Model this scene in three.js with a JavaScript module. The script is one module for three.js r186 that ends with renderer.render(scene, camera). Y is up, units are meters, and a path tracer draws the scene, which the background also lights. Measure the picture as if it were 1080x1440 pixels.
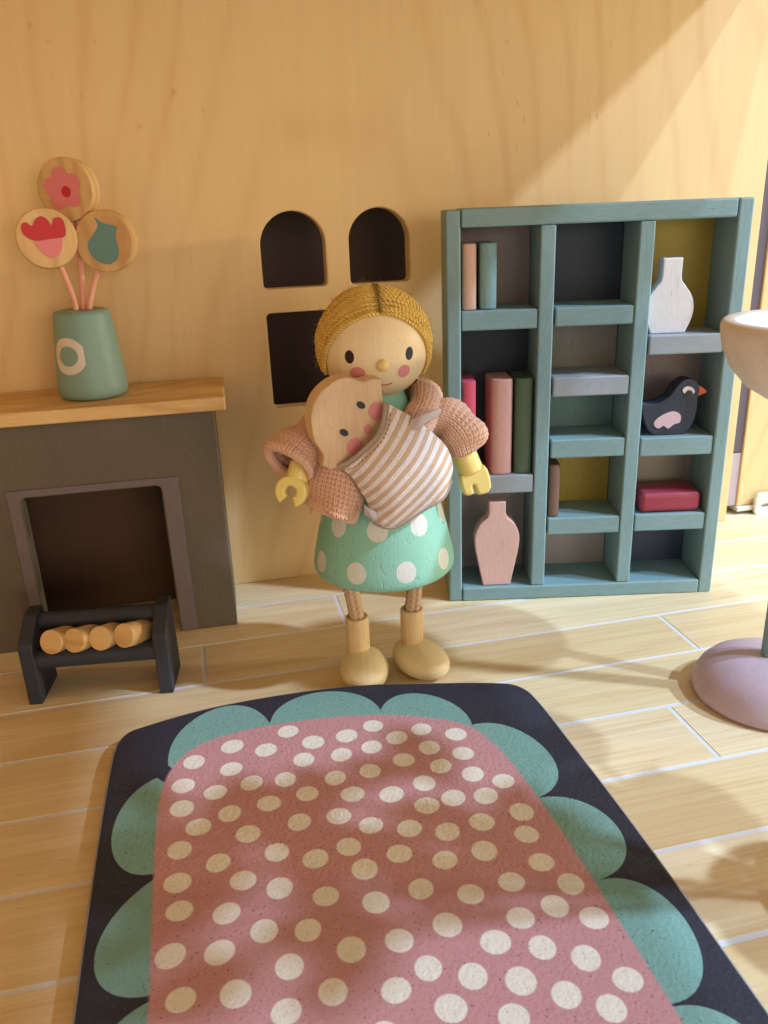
import * as THREE from 'three';
import { RoundedBoxGeometry } from 'three/addons/geometries/RoundedBoxGeometry.js';
import { RectAreaLightUniformsLib } from 'three/addons/lights/RectAreaLightUniformsLib.js';
import { mergeGeometries } from 'three/addons/utils/BufferGeometryUtils.js';

// ------------------------------------------------------------------ camera, lamps, exposure
// Everything is modelled in room units; one unit is 12 cm in the real toy room (S), applied once at the end.
const S = 0.12;
const scene = new THREE.Scene();
const renderer = new THREE.WebGLRenderer({ antialias: true });
renderer.setSize(768, 1024);
renderer.toneMapping = THREE.LinearToneMapping;
renderer.toneMappingExposure = 1.0;
renderer.shadowMap.enabled = true;

const camera = new THREE.PerspectiveCamera(64.15, 768 / 1024, 0.01, 20);
const F = 720 / Math.tan((64.15 / 2) * Math.PI / 180);
{
  const x = new THREE.Vector3(0.9732, -0.0375, 0.2268), y = new THREE.Vector3(0.1142, 0.9351, -0.3354), z = new THREE.Vector3(-0.1995, 0.3524, 0.9143);
  const m = new THREE.Matrix4().makeBasis(x, y, z);
  camera.quaternion.setFromRotationMatrix(m).normalize();
  camera.position.set(0, 1 * S, 0);
  camera.updateMatrixWorld();
}
scene.add(camera);
// a point of the photograph (1080 x 1440) at the depth z of the room, in room units
function at(px, py, z) {
  const d = new THREE.Vector3(px - 540, 720 - py, -F).applyQuaternion(camera.quaternion);
  const t = z / d.z;
  return new THREE.Vector3(d.x * t, 1 + d.y * t, z);
}

// the dim warm shop around the toy house
scene.background = new THREE.Color().setRGB(0.40, 0.40, 0.40);
scene.backgroundIntensity = 1.0;

// four small spot lamps of the shop, to the right of and in front of the toy room
const LAMPS = [
  // travel direction (x, y, z), intensity (cd), colour, shadow radius
  { d: [-1, -1.50, -0.82], i: 7.8, c: [0.57, 0.78, 1.0], r: 1.2, label: 'black spot lamp high to the right of the toy room' },
  { d: [-1, -0.917, -0.52], i: 13.4, c: [0.57, 0.76, 1.0], r: 2.2, label: 'black spot lamp lower right of the toy room' },
  { d: [-0.22, -1, -0.42], i: 7, c: [0.60, 0.76, 1.0], r: 1.2, label: 'black spot lamp almost above the right end of the toy room' },
  { d: [-1, -0.12, -0.24], i: 6, c: [1, 0.86, 0.6], r: 2.0, label: 'small warm spot lamp far to the right of the toy room' },
];
// one broad warm fill panel, added out of view to brighten the toy room
RectAreaLightUniformsLib.init();
const FILL_PANEL = { at: [4.5, 1.9, 12], size: [8, 4.5], radiance: 4.35, c: [1, 0.82, 0.60] };
const LAMP_AIM = new THREE.Vector3(0.6, 0.5, -1.6);

// ------------------------------------------------------------------ helpers
let seed = 12345;
function rnd() { seed |= 0; seed = (seed + 0x6d2b79f5) | 0; let t = Math.imul(seed ^ (seed >>> 15), 1 | seed); t = (t + Math.imul(t ^ (t >>> 7), 61 | t)) ^ t; return ((t ^ (t >>> 14)) >>> 0) / 4294967296; }
const rr = (a, b) => a + (b - a) * rnd();
const clamp = (x, a = 0, b = 1) => Math.min(b, Math.max(a, x));
const lerp = (a, b, t) => a + (b - a) * t;
const sstep = (a, b, x) => { const t = clamp((x - a) / (b - a)); return t * t * (3 - 2 * t); };
const V = (x, y, z) => new THREE.Vector3(x, y, z);
// value noise on a wrapped lattice
const LAT = new Float32Array(65536); for (let i = 0; i < 65536; i++) LAT[i] = rnd();
function vn(x, y, px = 256, py = 256) {
  const xi = Math.floor(x), yi = Math.floor(y), fx = x - xi, fy = y - yi;
  const sx = fx * fx * (3 - 2 * fx), sy = fy * fy * (3 - 2 * fy);
  const w = (a, p) => ((a % p) + p) % p;
  const x0 = w(xi, px), x1 = w(xi + 1, px), y0 = w(yi, py) * 256, y1 = w(yi + 1, py) * 256;
  return lerp(lerp(LAT[y0 + x0], LAT[y0 + x1], sx), lerp(LAT[y1 + x0], LAT[y1 + x1], sx), sy);
}
function fbm(x, y, n = 4) { let s = 0, a = 0.5, t = 0; for (let i = 0; i < n; i++) { s += a * vn(x + i * 17.3, y + i * 9.1); t += a; a *= 0.5; x *= 2; y *= 2; } return s / t; }

const used = {};
function numbered(name) { if (used[name] === undefined) { used[name] = 0; return name; } used[name]++; return name + '_' + String(used[name]).padStart(3, '0'); }
function thing(name, label, category, pos = [0, 0, 0], turn = 0, group) {
  const o = new THREE.Group(); o.name = numbered(name); scene.add(o);
  o.position.set(...pos); o.rotation.y = turn;
  o.userData = { label, category }; if (group) o.userData.group = group;
  return o;
}
function part(name, geo, mat, parent, label) {
  const m = new THREE.Mesh(geo, mat); m.name = name; m.castShadow = m.receiveShadow = true; parent.add(m);
  if (label) m.userData.label = label;
  return m;
}
function struct(name, geo, mat) {
  const m = new THREE.Mesh(geo, mat); m.name = numbered(name); m.castShadow = m.receiveShadow = true; m.userData.kind = 'structure'; scene.add(m); return m;
}
// uv in room units, u along the grain axis
function grainUV(geo, axis = 'x', off = null) {
  const p = geo.attributes.position, n = geo.attributes.normal, uv = new Float32Array(p.count * 2);
  const o = off ?? [rr(0, 9), rr(0, 9)];
  const I = { x: 0, y: 1, z: 2 }[axis], a = (I + 1) % 3, b = (I + 2) % 3;
  for (let i = 0; i < p.count; i++) {
    const P = [p.getX(i), p.getY(i), p.getZ(i)], N = [Math.abs(n.getX(i)), Math.abs(n.getY(i)), Math.abs(n.getZ(i))];
    let u = P[I], v;
    if (N[I] > N[a] && N[I] > N[b]) { u = P[a] * 0.3; v = P[b]; } else v = N[a] > N[b] ? P[b] : P[a];
    uv[2 * i] = u + o[0]; uv[2 * i + 1] = v + o[1];
  }
  geo.setAttribute('uv', new THREE.BufferAttribute(uv, 2)); return geo;
}
function box(x0, x1, y0, y1, z0, z1, r = 0.004, axis = 'x') {
  const g = r > 0 ? new RoundedBoxGeometry(x1 - x0, y1 - y0, z1 - z0, 3, r) : new THREE.BoxGeometry(x1 - x0, y1 - y0, z1 - z0);
  grainUV(g, axis); g.translate((x0 + x1) / 2, (y0 + y1) / 2, (z0 + z1) / 2); return g;
}
function dataTex(w, h, fn, srgb) {
  const d = new Uint8Array(w * h * 4), c = [0, 0, 0];
  for (let y = 0; y < h; y++) for (let x = 0; x < w; x++) { fn(x / w, y / h, c); const i = 4 * (y * w + x); d[i] = clamp(c[0], 0, 255); d[i + 1] = clamp(c[1], 0, 255); d[i + 2] = clamp(c[2], 0, 255); d[i + 3] = 255; }
  const t = new THREE.DataTexture(d, w, h); t.wrapS = t.wrapT = THREE.RepeatWrapping; t.magFilter = THREE.LinearFilter; t.minFilter = THREE.LinearMipmapLinearFilter; t.generateMipmaps = true;
  if (srgb) t.colorSpace = THREE.SRGBColorSpace; t.needsUpdate = true; return t;
}
// wood: the grain runs along u; fields are periodic over the tile
function woodFields(u, v, o) {
  const k = o.scale;
  const warp = (vn(u * 3, v * 5 * k, 3, 5 * k) - 0.5) * 0.5 + (vn(u * 8 + 40, v * 14 * k, 8, 14 * k) - 0.5) * 0.12;
  const ring = 0.5 + 0.5 * Math.sin(6.2832 * (v * o.rings + warp * o.wave));
  const fibre = vn(u * 10, v * 150 * k, 10, 150) * 0.6 + vn(u * 26 + 7, v * 220 * k, 26, 220) * 0.4;
  const broad = vn(u * 2 + 5, v * 4 * k + 3, 2, 4 * k) * 0.6 + vn(u * 5 + 90, v * 11 * k, 5, 11 * k) * 0.4;
  const pn = vn(u * 60 + 11, v * 250, 60, 250);
  const pore = pn > o.pore ? (pn - o.pore) / (1 - o.pore) : 0;
  return [Math.pow(ring, 3), fibre, broad, pore];
}
// rotary-cut birch veneer: nested arches of growth rings over fine fibre
function veneerFields(u, v, o) {
  const w = (vn(u * 3, v * 6, 3, 6) - 0.5) * 0.9 + (vn(u * 9 + 30, v * 22, 9, 22) - 0.5) * 0.22;
  const arch = Math.sin(Math.PI * (v - o.centre)) ** 2, ph = o.n * (o.alpha * arch + u) + w * 1.6;
  const f = ph - Math.floor(ph), ring = Math.exp(-((f - 0.5) ** 2) / 0.02) * (0.35 + 0.65 * vn(u * 7 + 3, v * 40, 7, 40));
  const fibre = vn(u * 8, v * 170, 8, 170) * 0.55 + vn(u * 22 + 7, v * 240, 22, 240) * 0.45;
  const broad = vn(u * 2 + 5, v * 5 + 3, 2, 5) * 0.6 + vn(u * 5 + 90, v * 16, 5, 16) * 0.4;
  const pn = vn(u * 70 + 11, v * 250, 70, 250) * (0.8 + 0.2 * vn(u * 6, v * 9, 6, 9));
  return [ring, fibre, broad, pn > o.pore ? (pn - o.pore) / (1 - o.pore) : 0];
}
function woodMat(o) {
  o = { w: 1024, h: 1024, scale: 1, rings: 9, wave: 6, pore: 0.93, ringAmt: 0.3, fibreAmt: 0.25, broadAmt: 0.4, poreAmt: 0.8, rough: 0.55, bump: 0.00012, rep: [1, 1], ...o };
  const A = o.base, B = o.dark;
  const map = dataTex(o.w, o.h, (u, v, c) => {
    const [ring, fibre, broad, pore] = (o.centre !== undefined ? veneerFields : woodFields)(u, v, o);
    const t = clamp(o.ringAmt * ring + o.fibreAmt * (fibre - 0.35) + o.broadAmt * (broad - 0.45) + o.poreAmt * pore, -0.35, 1);
    for (let i = 0; i < 3; i++) c[i] = lerp(A[i], B[i], t);
  }, true);
  const bump = dataTex(o.w, o.h, (u, v, c) => { const [ring, fibre, , pore] = (o.centre !== undefined ? veneerFields : woodFields)(u, v, o); const t = 150 + 60 * (fibre - 0.5) - 120 * pore - 10 * ring; c[0] = c[1] = c[2] = t; }, false);
  map.repeat.set(...o.rep); bump.repeat.set(...o.rep);
  return new THREE.MeshStandardMaterial({ map, bumpMap: bump, bumpScale: o.bump, roughness: o.rough });
}
// painted toy wood: a matt coat, faint patchiness of the coat, open pores showing through
function paintMat(rgb, o = {}) {
  o = { rough: 0.55, pore: 0.93, bump: 0.00008, amt: 0.04, rep: [1.5, 1.5], ...o };
  const map = dataTex(512, 512, (u, v, c) => {
    const f = (vn(u * 40, v * 180, 40, 180) - 0.5) * o.amt + (vn(u * 6, v * 9, 6, 9) - 0.5) * o.amt * 1.3;
    const pn = vn(u * 36 + 3, v * 200, 36, 200), p = pn > o.pore ? (pn - o.pore) / (1 - o.pore) : 0;
    for (let i = 0; i < 3; i++) c[i] = rgb[i] * (1 + f - 0.18 * p);
  }, true);
  map.repeat.set(...o.rep); o.tex ??= PAINTBUMP();
  return new THREE.MeshStandardMaterial({ map, bumpMap: o.tex, bumpScale: o.bump, roughness: o.rough });
}
let paintBump;
function PAINTBUMP() {
  paintBump ??= dataTex(512, 512, (u, v, c) => { const pn = vn(u * 36 + 3, v * 200, 36, 200), p = pn > 0.86 ? (pn - 0.86) / 0.14 : 0; c[0] = c[1] = c[2] = 160 + 50 * (vn(u * 22, v * 120, 22, 120) - 0.5) - 150 * p; }, false);
  paintBump.repeat.set(1.5, 1.5); return paintBump;
}
// turned and sprayed wood: even coat with fine isotropic stipple and a few pits
let stipple;
function turnedMat(rgb) {
  stipple ??= dataTex(512, 512, (u, v, c) => { const pn = vn(u * 110, v * 110, 110, 110), p = pn > 0.93 ? (pn - 0.93) / 0.07 : 0; c[0] = c[1] = c[2] = 150 + 45 * (vn(u * 64, v * 64, 64, 64) - 0.5) + 40 * (vn(u * 190, v * 190, 190, 190) - 0.5) - 120 * p; }, false);
  stipple.repeat.set(4, 1.4);
  const map = dataTex(256, 256, (u, v, c) => { const f = 1 + 0.05 * (vn(u * 8, v * 8, 8, 8) - 0.5) + 0.04 * (vn(u * 60, v * 60, 60, 60) - 0.5); for (let i = 0; i < 3; i++) c[i] = rgb[i] * f; }, true); map.repeat.set(3, 1);
  return new THREE.MeshStandardMaterial({ map, bumpMap: stipple, bumpScale: 0.00009, roughness: 0.5 });
}
const plain = (rgb, rough = 0.6) => new THREE.MeshStandardMaterial({ color: new THREE.Color(`rgb(${rgb.join(',')})`), roughness: rough });

// ------------------------------------------------------------------ materials
const M = {
  ply: woodMat({ w: 2048, h: 2048, base: [230, 198, 144], dark: [204, 160, 102], centre: 0.17, n: 6, alpha: 1.5, ringAmt: 0.28, fibreAmt: 0.16, broadAmt: 0.26, poreAmt: 0.9, pore: 0.87, rough: 0.5, rep: [0.42, 0.42], bump: 0.00006 }),
  ceiling: woodMat({ w: 512, h: 512, base: [230, 198, 144], dark: [204, 160, 102], rep: [0.42, 0.42] }),
  planks: [0, 1, 2].map((i) => woodMat({ base: [[238, 216, 174], [234, 210, 166], [241, 220, 182]][i], dark: [206, 168, 114], rings: 5 + i, wave: 3 + i, ringAmt: 0.16, fibreAmt: 0.5, broadAmt: 0.45, poreAmt: 0.55, pore: 0.93, rough: 0.45, rep: [0.5, 1.6], bump: 0.00005 })),
  seam: plain([226, 226, 232], 0.6),
  birch: woodMat({ w: 512, h: 512, base: [226, 190, 134], dark: [178, 128, 74], rings: 5, wave: 4, rep: [1.6, 2.4] }),
  teal: paintMat([130, 162, 168], { amt: 0.05 }),
  tealTop: paintMat([130, 166, 170]),
  lilac: paintMat([156, 166, 176]),
  mint: paintMat([150, 208, 176]),
  navy: paintMat([42, 50, 66], { rough: 0.6 }),
  charcoal: paintMat([46, 52, 64], { rough: 0.6 }),
  greyPaint: paintMat([98, 90, 78], { amt: 0.05 }),
  mauveBorder: paintMat([112, 101, 104], { amt: 0.05 }),
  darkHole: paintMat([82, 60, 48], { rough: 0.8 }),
  backdrop: plain([100, 82, 76], 0.8),
  pink: paintMat([210, 160, 154]),
  pinkDome: turnedMat([198, 174, 188]),
  peach: paintMat([222, 184, 164]),
  hotPink: paintMat([226, 92, 118]),
  green: paintMat([84, 108, 92]),
  brownP: paintMat([128, 98, 84]),
  maroon: paintMat([158, 54, 76], { rough: 0.4 }),
  whiteP: paintMat([228, 226, 230]),
  beige: turnedMat([234, 222, 212]),
  black: plain([22, 20, 22], 0.35),
  red: plain([196, 36, 44], 0.5),
  flowerPink: plain([226, 128, 136], 0.5),
  cheek: plain([222, 142, 146], 0.6),
  mouth: plain([190, 96, 40], 0.6),
  orange: plain([214, 98, 62], 0.5),
  hand: new THREE.MeshPhysicalMaterial({ color: new THREE.Color('rgb(240,220,130)'), roughness: 0.35, clearcoat: 0.3, clearcoatRoughness: 0.4 }),
  knit: new THREE.MeshPhysicalMaterial({ color: new THREE.Color('rgb(226,184,160)'), roughness: 1, sheen: 0.4, sheenRoughness: 0.6, sheenColor: new THREE.Color(0.9, 0.7, 0.6) }),
  rope: plain([206, 172, 136], 0.95),
  metal: new THREE.MeshStandardMaterial({ color: new THREE.Color('rgb(226,222,214)'), metalness: 0.3, roughness: 0.4 }),
  stem: plain([232, 168, 146], 0.5),
};
M.mirror = (m) => m;

// ------------------------------------------------------------------ the room
const ZW = -2.157;                       // front face of the back wall
const ROW = (k) => -0.7467 - 0.1805 * k; // plank seams
{ // floor of separate boards with white seams between them
  const fl = struct('floor', grainUV(new THREE.BoxGeometry(4.2, 0.03, 3.4).translate(0.9, -0.0162, -1.0), 'x'), M.seam);
  const joint = { 6: [0.29], 5: [-0.07], 4: [1.06], 2: [0.87], 3: [1.75], 1: [1.5], 0: [1.2], 7: [1.4] };
  const gap = 0.0052;
  for (let k = -6; k <= 8; k++) {
    const z1 = ROW(k) - gap, z0 = ROW(k + 1) + gap;
    const js = [...(joint[k] ?? [rr(0.9, 1.6)])]; const xs = [-1.15]; const a = js[0] - 2.0; if (a > -1.0) xs.push(a); xs.push(js[0]); if (js[0] + 2 < 2.9) xs.push(js[0] + 2); xs.push(2.95);
    for (let i = 0; i + 1 < xs.length; i++) {
      const g = new THREE.BoxGeometry(xs[i + 1] - xs[i] - 2 * gap, 0.02, z1 - z0); grainUV(g, 'x'); g.translate((xs[i] + xs[i + 1]) / 2, -0.01, (z0 + z1) / 2);
      part('plank', g, M.planks[Math.floor(rnd() * 3)], fl);
    }
  }
}
function roundedRect(sh, x0, x1, y0, y1, r) {
  sh.moveTo(x0 + r, y0); sh.lineTo(x1 - r, y0); sh.absarc(x1 - r, y0 + r, r, -Math.PI / 2, 0); sh.lineTo(x1, y1 - r); sh.absarc(x1 - r, y1 - r, r, 0, Math.PI / 2); sh.lineTo(x0 + r, y1); sh.absarc(x0 + r, y1 - r, r, Math.PI / 2, Math.PI); sh.lineTo(x0, y0 + r); sh.absarc(x0 + r, y0 + r, r, Math.PI, 1.5 * Math.PI); return sh;
}
function swapUV(g) { const uv = g.attributes.uv; for (let i = 0; i < uv.count; i++) uv.setXY(i, uv.getY(i), uv.getX(i)); return g; }
{ // plywood back wall with its cut-out windows
  const w = thing('plywood_wall', 'pale birch plywood back wall with four cut-out windows, behind the doll', 'wall', [0, 0, ZW]);
  const sh = new THREE.Shape(); sh.moveTo(-1.05, 0); sh.lineTo(1.6, 0); sh.lineTo(1.6, 1.66); sh.lineTo(-1.05, 1.66); sh.closePath();
  const b = 0.004;
  for (const [x0, x1] of [[0.186, 0.342], [0.411, 0.562]]) {
    const h = new THREE.Path(), r = (x1 - x0) / 2, c = (x0 + x1) / 2, q = 0.012;
    h.moveTo(x0 + q - b, 0.812 - b); h.lineTo(x1 - q + b, 0.812 - b); h.absarc(x1 - q + b, 0.812 + q - b, q, -Math.PI / 2, 0); h.lineTo(x1 + b, 0.989 - r); h.absarc(c, 0.989 - r, r + b, 0, Math.PI); h.lineTo(x0 - b, 0.812 + q - b); h.absarc(x0 + q - b, 0.812 + q - b, q, Math.PI, 1.5 * Math.PI);
    sh.holes.push(h, roundedRect(new THREE.Path(), x0 - b, x1 + b, 0.504 - b, 0.744 + b, 0.012));
  }
  const g = new THREE.ExtrudeGeometry(sh, { depth: 0.04, bevelEnabled: true, bevelThickness: b, bevelSize: b, bevelOffset: -b, bevelSegments: 3, curveSegments: 24 });
  g.translate(0, 0, -0.044); swapUV(g);
  part('panel', g, M.ply, w);
}
struct('ceiling', box(-1.05, 1.6, 1.662, 1.72, ZW, 0.6, 0.004, 'z'), M.ceiling);
struct('wall', box(-1.12, -1.052, 0, 1.72, ZW - 0.04, 0.35, 0.004, 'y'), M.ceiling);
struct('backdrop', box(-1.1, 3.2, -0.2, 1.9, -2.52, -2.48, 0, 'y'), M.backdrop);
{ // next board of the toy house, beyond the wall's end, with its hinge
  const d = thing('hinged_panel', 'plain yellow plywood panel with white metal hinge, right edge of the photo behind the wall', 'panel', [1.667, 0.012, -2.2]);
  part('board', box(0, 0.9, 0.016, 1.66, -0.05, 0, 0.004, 'y'), M.ply, d);
  part('foot_strip', box(-0.005, 0.9, 0.0, 0.0155, -0.05, 0.012, 0.003, 'x'), M.metal, d);
  const hs = roundedRect(new THREE.Shape(), 0.053, 0.19, -0.012, 0.058, 0.014);
  hs.holes.push(roundedRect(new THREE.Path(), 0.07, 0.115, 0.008, 0.026, 0.0088));
  part('hinge_plate', new THREE.ExtrudeGeometry(hs, { depth: 0.008, bevelEnabled: true, bevelThickness: 0.003, bevelSize: 0.003, bevelSegments: 2 }).translate(0, 0, 0.016), M.metal, d);
  part('painted_gap_strip', box(-0.052, -0.0015, 0.2, 1.66, -0.05, -0.006, 0.002, 'y'), plain([92, 80, 88], 0.6), d);  // shade of the open gap put into this strip's dark colour
  part('painted_gap_strip', box(-0.052, -0.0015, 0.017, 0.197, -0.05, -0.006, 0.002, 'y'), plain([178, 160, 166], 0.6), d, 'paler lower end of the painted gap strip');  // paler tone at the foot of the gap painted on this piece
}

// ------------------------------------------------------------------ fireplace, mantel, vase, flowers
{
  const f = thing('fireplace', 'grey brown toy fireplace with square opening and pale wooden mantel', 'fireplace', [0.02, 0, -1.912], -0.035);
  const sh = new THREE.Shape(); sh.moveTo(-0.84, 0); sh.lineTo(0, 0); sh.lineTo(0, 0.568); sh.lineTo(-0.84, 0.568); sh.closePath();
  const hx0 = -0.457, hx1 = -0.143, hy = 0.393;
  const h = new THREE.Path(); h.moveTo(hx0, 0); h.lineTo(hx1, 0); h.lineTo(hx1, hy - 0.012); h.absarc(hx1 - 0.012, hy - 0.012, 0.012, 0, Math.PI / 2); h.lineTo(hx0 + 0.012, hy); h.absarc(hx0 + 0.012, hy - 0.012, 0.012, Math.PI / 2, Math.PI); h.closePath();
  // the opening reaches the floor: trace it as part of the outline
  const fs = new THREE.Shape(); fs.moveTo(-0.84, 0); fs.lineTo(hx0, 0); fs.lineTo(hx0, hy - 0.012); fs.absarc(hx0 + 0.012, hy - 0.012, 0.012, Math.PI, Math.PI / 2, true); fs.lineTo(hx1 - 0.012, hy); fs.absarc(hx1 - 0.012, hy - 0.012, 0.012, Math.PI / 2, 0, true); fs.lineTo(hx1, 0); fs.lineTo(0, 0); fs.lineTo(0, 0.568); fs.lineTo(-0.84, 0.568); fs.closePath();
  part('front_board', swapUV(new THREE.ExtrudeGeometry(fs, { depth: 0.03, bevelEnabled: true, bevelThickness: 0.003, bevelSize: 0.003, bevelOffset: -0.003, bevelSegments: 2 }).translate(0, 0, -0.036)), M.greyPaint, f);
  const bs = new THREE.Shape(); const bx0 = hx0 - 0.03, bx1 = hx1 + 0.043, by = hy + 0.02;
  bs.moveTo(bx0, 0.003); bs.lineTo(hx0 - 0.004, 0.003); bs.lineTo(hx0 - 0.004, hy - 0.01); bs.absarc(hx0 + 0.012, hy - 0.012, 0.016, Math.PI, Math.PI / 2, true); bs.lineTo(hx1 - 0.012, hy + 0.004); bs.absarc(hx1 - 0.012, hy - 0.012, 0.016, Math.PI / 2, 0, true); bs.lineTo(hx1 + 0.004, 0.003); bs.lineTo(bx1, 0.003); bs.lineTo(bx1, by); bs.lineTo(bx0, by); bs.closePath();
  part('painted_border', swapUV(new THREE.ExtrudeGeometry(bs, { depth: 0.0015, bevelEnabled: false }).translate(0, 0, -0.0005)), M.mauveBorder, f);
  part('side_board', box(-0.03, -0.0005, 0, 0.568, -0.21, -0.0365, 0.003, 'y'), M.greyPaint, f);
  part('side_board', box(-0.84, -0.81, 0, 0.568, -0.21, -0.0365, 0.003, 'y'), M.greyPaint, f);
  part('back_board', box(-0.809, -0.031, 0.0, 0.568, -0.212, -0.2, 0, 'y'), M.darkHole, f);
  part('mantel', box(-0.86, 0.029, 0.5685, 0.6, -0.222, 0.024, 0.004, 'x'), M.birch, f);
}
function lathe(profile, n = 64) { return new THREE.LatheGeometry(profile.map(([r, y]) => new THREE.Vector2(Math.max(r, 0.00001), y)), n); }
function smoothProfile(pts, n = 60, closed = false) { const c = new THREE.CatmullRomCurve3(pts.map(([r, y]) => V(r, y, 0)), closed, 'centripetal'); return c.getPoints(n).map((p) => [p.x, p.y]); }
{ // teal vase with a painted ring
  const v = thing('vase', 'teal wooden vase with white ring, standing on the mantel', 'vase', [-0.25, 0.6005, -2.03]);
  const prof = [[0, 0], [0.06, 0], [0.072, 0.003], [0.0785, 0.013], [0.079, 0.03], [0.0765, 0.06], [0.0725, 0.1], [0.068, 0.15], [0.064, 0.188], [0.06, 0.197], [0.05, 0.2], [0.012, 0.2], [0.0115, 0.17], [0, 0.17]];
  const c = document.createElement('canvas'); c.width = 1024; c.height = 512; const x = c.getContext('2d');
  x.fillStyle = 'rgb(126,158,148)'; x.fillRect(0, 0, 1024, 512);
  for (let i = 0; i < 2600; i++) { x.fillStyle = `rgba(${rnd() < 0.5 ? '90,120,112' : '160,186,176'},0.12)`; x.fillRect(rr(0, 1024), rr(0, 512), rr(1, 2), rr(6, 40)); }
  const g = lathe(prof, 96), p = g.attributes.position, uv = g.attributes.uv;
  for (let i = 0; i < p.count; i++) uv.setY(i, p.getY(i) / 0.2);
  const cx = (1 + (-31 / 360)) * 1024, cy = 512 * (1 - 0.52);
  x.strokeStyle = 'rgb(216,206,196)'; x.lineWidth = 1; x.fillStyle = 'rgb(216,206,196)';
  const ax = 1024 / (2 * Math.PI * 0.0725), ay = 512 / 0.2;
  x.beginPath(); x.ellipse(cx, cy, 0.044 * ax, 0.041 * ay, 0, 0, Math.PI * 2); x.closePath(); x.moveTo(cx + 0.025 * ax, cy); x.ellipse(cx, cy, 0.025 * ax, 0.0225 * ay, 0, 0, Math.PI * 2, true); x.closePath(); x.fill('evenodd');
  const t = new THREE.CanvasTexture(c); t.colorSpace = THREE.SRGBColorSpace; t.wrapS = THREE.RepeatWrapping; t.anisotropy = 8;
  part('body', g, new THREE.MeshStandardMaterial({ map: t, bumpMap: PAINTBUMP(), bumpScale: 0.00006, roughness: 0.5 }), v);
}
function discShape(pts) { const s = new THREE.Shape(); pts.forEach(([x, y], i) => i ? s.lineTo(x, y) : s.moveTo(x, y)); s.closePath(); return s; }
function splineShape(pts, n = 80) { const c = new THREE.CatmullRomCurve3(pts.map(([x, y]) => V(x, y, 0)), true, 'centripetal'); return discShape(c.getPoints(n).map((p) => [p.x, p.y])); }
function flat(shape, d = 0.0012) { return new THREE.ExtrudeGeometry(shape, { depth: d, bevelEnabled: false, curveSegments: 24 }); }
function flower(label, c, turn, tilt, r, stemPts, paint) {
  const f = thing('wooden_flower', label, 'toy flower', [c.x, c.y, c.z], 0, 'flowers in the teal vase');
  const prof = [[0, -0.018], [r - 0.004, -0.018], [r - 0.001, -0.017], [r, -0.014], [r, 0.014], [r - 0.001, 0.017], [r - 0.004, 0.018], [0, 0.018]];
  const g = lathe(prof, 56); g.rotateX(Math.PI / 2); grainUV(g, 'y');
  const d = part('disc', g, M.birch, f); d.rotation.set(tilt, turn, 0, 'YXZ');
  paint(d);
  const sc = new THREE.CatmullRomCurve3(stemPts.map((p) => p.clone().sub(f.position)));
  part('stem', new THREE.TubeGeometry(sc, 20, 0.0065, 10), M.stem, f);
}
{
  const into = (x, z) => V(-0.25 + x, 0.775, -2.03 + z);
  let c = at(97, 267, -2.04);
  flower('round wooden flower painted with a pink blossom, topmost in the vase', c, -0.42, 0, 0.066, [at(106, 310, -2.05), at(113, 370, -2.05), at(117, 425, -2.04), into(0.0, -0.01)], (d) => {
    const pts = []; for (let i = 0; i < 90; i++) { const a = i / 90 * 6.2832, k = 0.034 + 0.0115 * Math.abs(Math.cos(2.5 * (a - 1.7))); pts.push([k * Math.cos(a) - 0.003, k * Math.sin(a) + 0.002]); }
    part('painted_blossom', flat(discShape(pts)).translate(0, 0, 0.0182), M.flowerPink, d);
    part('painted_centre', flat(new THREE.Shape().absellipse(0.004, -0.004, 0.011, 0.0115, 0, Math.PI * 2), 0.0016).translate(0, 0, 0.0185), M.red, d);
  });
  c = at(66, 336, -2.0);
  flower('round wooden flower painted with a red and pink tulip, left in the vase', c, 0.12, -0.12, 0.063, [at(84, 372, -2.0), at(98, 405, -2.02), at(106, 430, -2.03), into(-0.012, 0.005)], (d) => {
    part('painted_petals', flat(splineShape([[-0.046, 0.012], [-0.045, 0.03], [-0.036, 0.034], [-0.025, 0.026], [-0.017, 0.038], [-0.004, 0.045], [0.008, 0.038], [0.014, 0.026], [0.022, 0.04], [0.036, 0.04], [0.041, 0.028], [0.038, 0.002], [0.01, -0.002], [-0.026, -0.004]])).translate(0, 0, 0.0182), M.red, d);
    part('painted_cup', flat(splineShape([[-0.025, -0.006], [-0.012, -0.0045], [0.014, -0.003], [0.03, -0.001], [0.03, -0.014], [0.024, -0.03], [0.012, -0.041], [-0.004, -0.038], [-0.018, -0.022]])).translate(0, 0, 0.0182), M.flowerPink, d);
  });
  c = at(150, 339, -2.01);
  flower('round wooden flower painted with a teal bud, right in the vase', c, -0.3, 0, 0.066, [at(139, 375, -2.02), at(132, 400, -2.03), at(126, 430, -2.03), into(0.014, 0.0)], (d) => {
    part('painted_bud', flat(splineShape([[-0.012, 0.05], [0.0, 0.041], [0.012, 0.036], [0.026, 0.033], [0.036, 0.028], [0.031, 0.021], [0.0285, 0.008], [0.031, -0.02], [0.027, -0.036], [0.012, -0.047], [-0.008, -0.047], [-0.026, -0.036], [-0.036, -0.018], [-0.034, 0.0], [-0.02, 0.016], [-0.008, 0.032], [-0.009, 0.041]])).translate(0, 0, 0.0182), plain([104, 148, 150], 0.5), d);
  });
}
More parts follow.
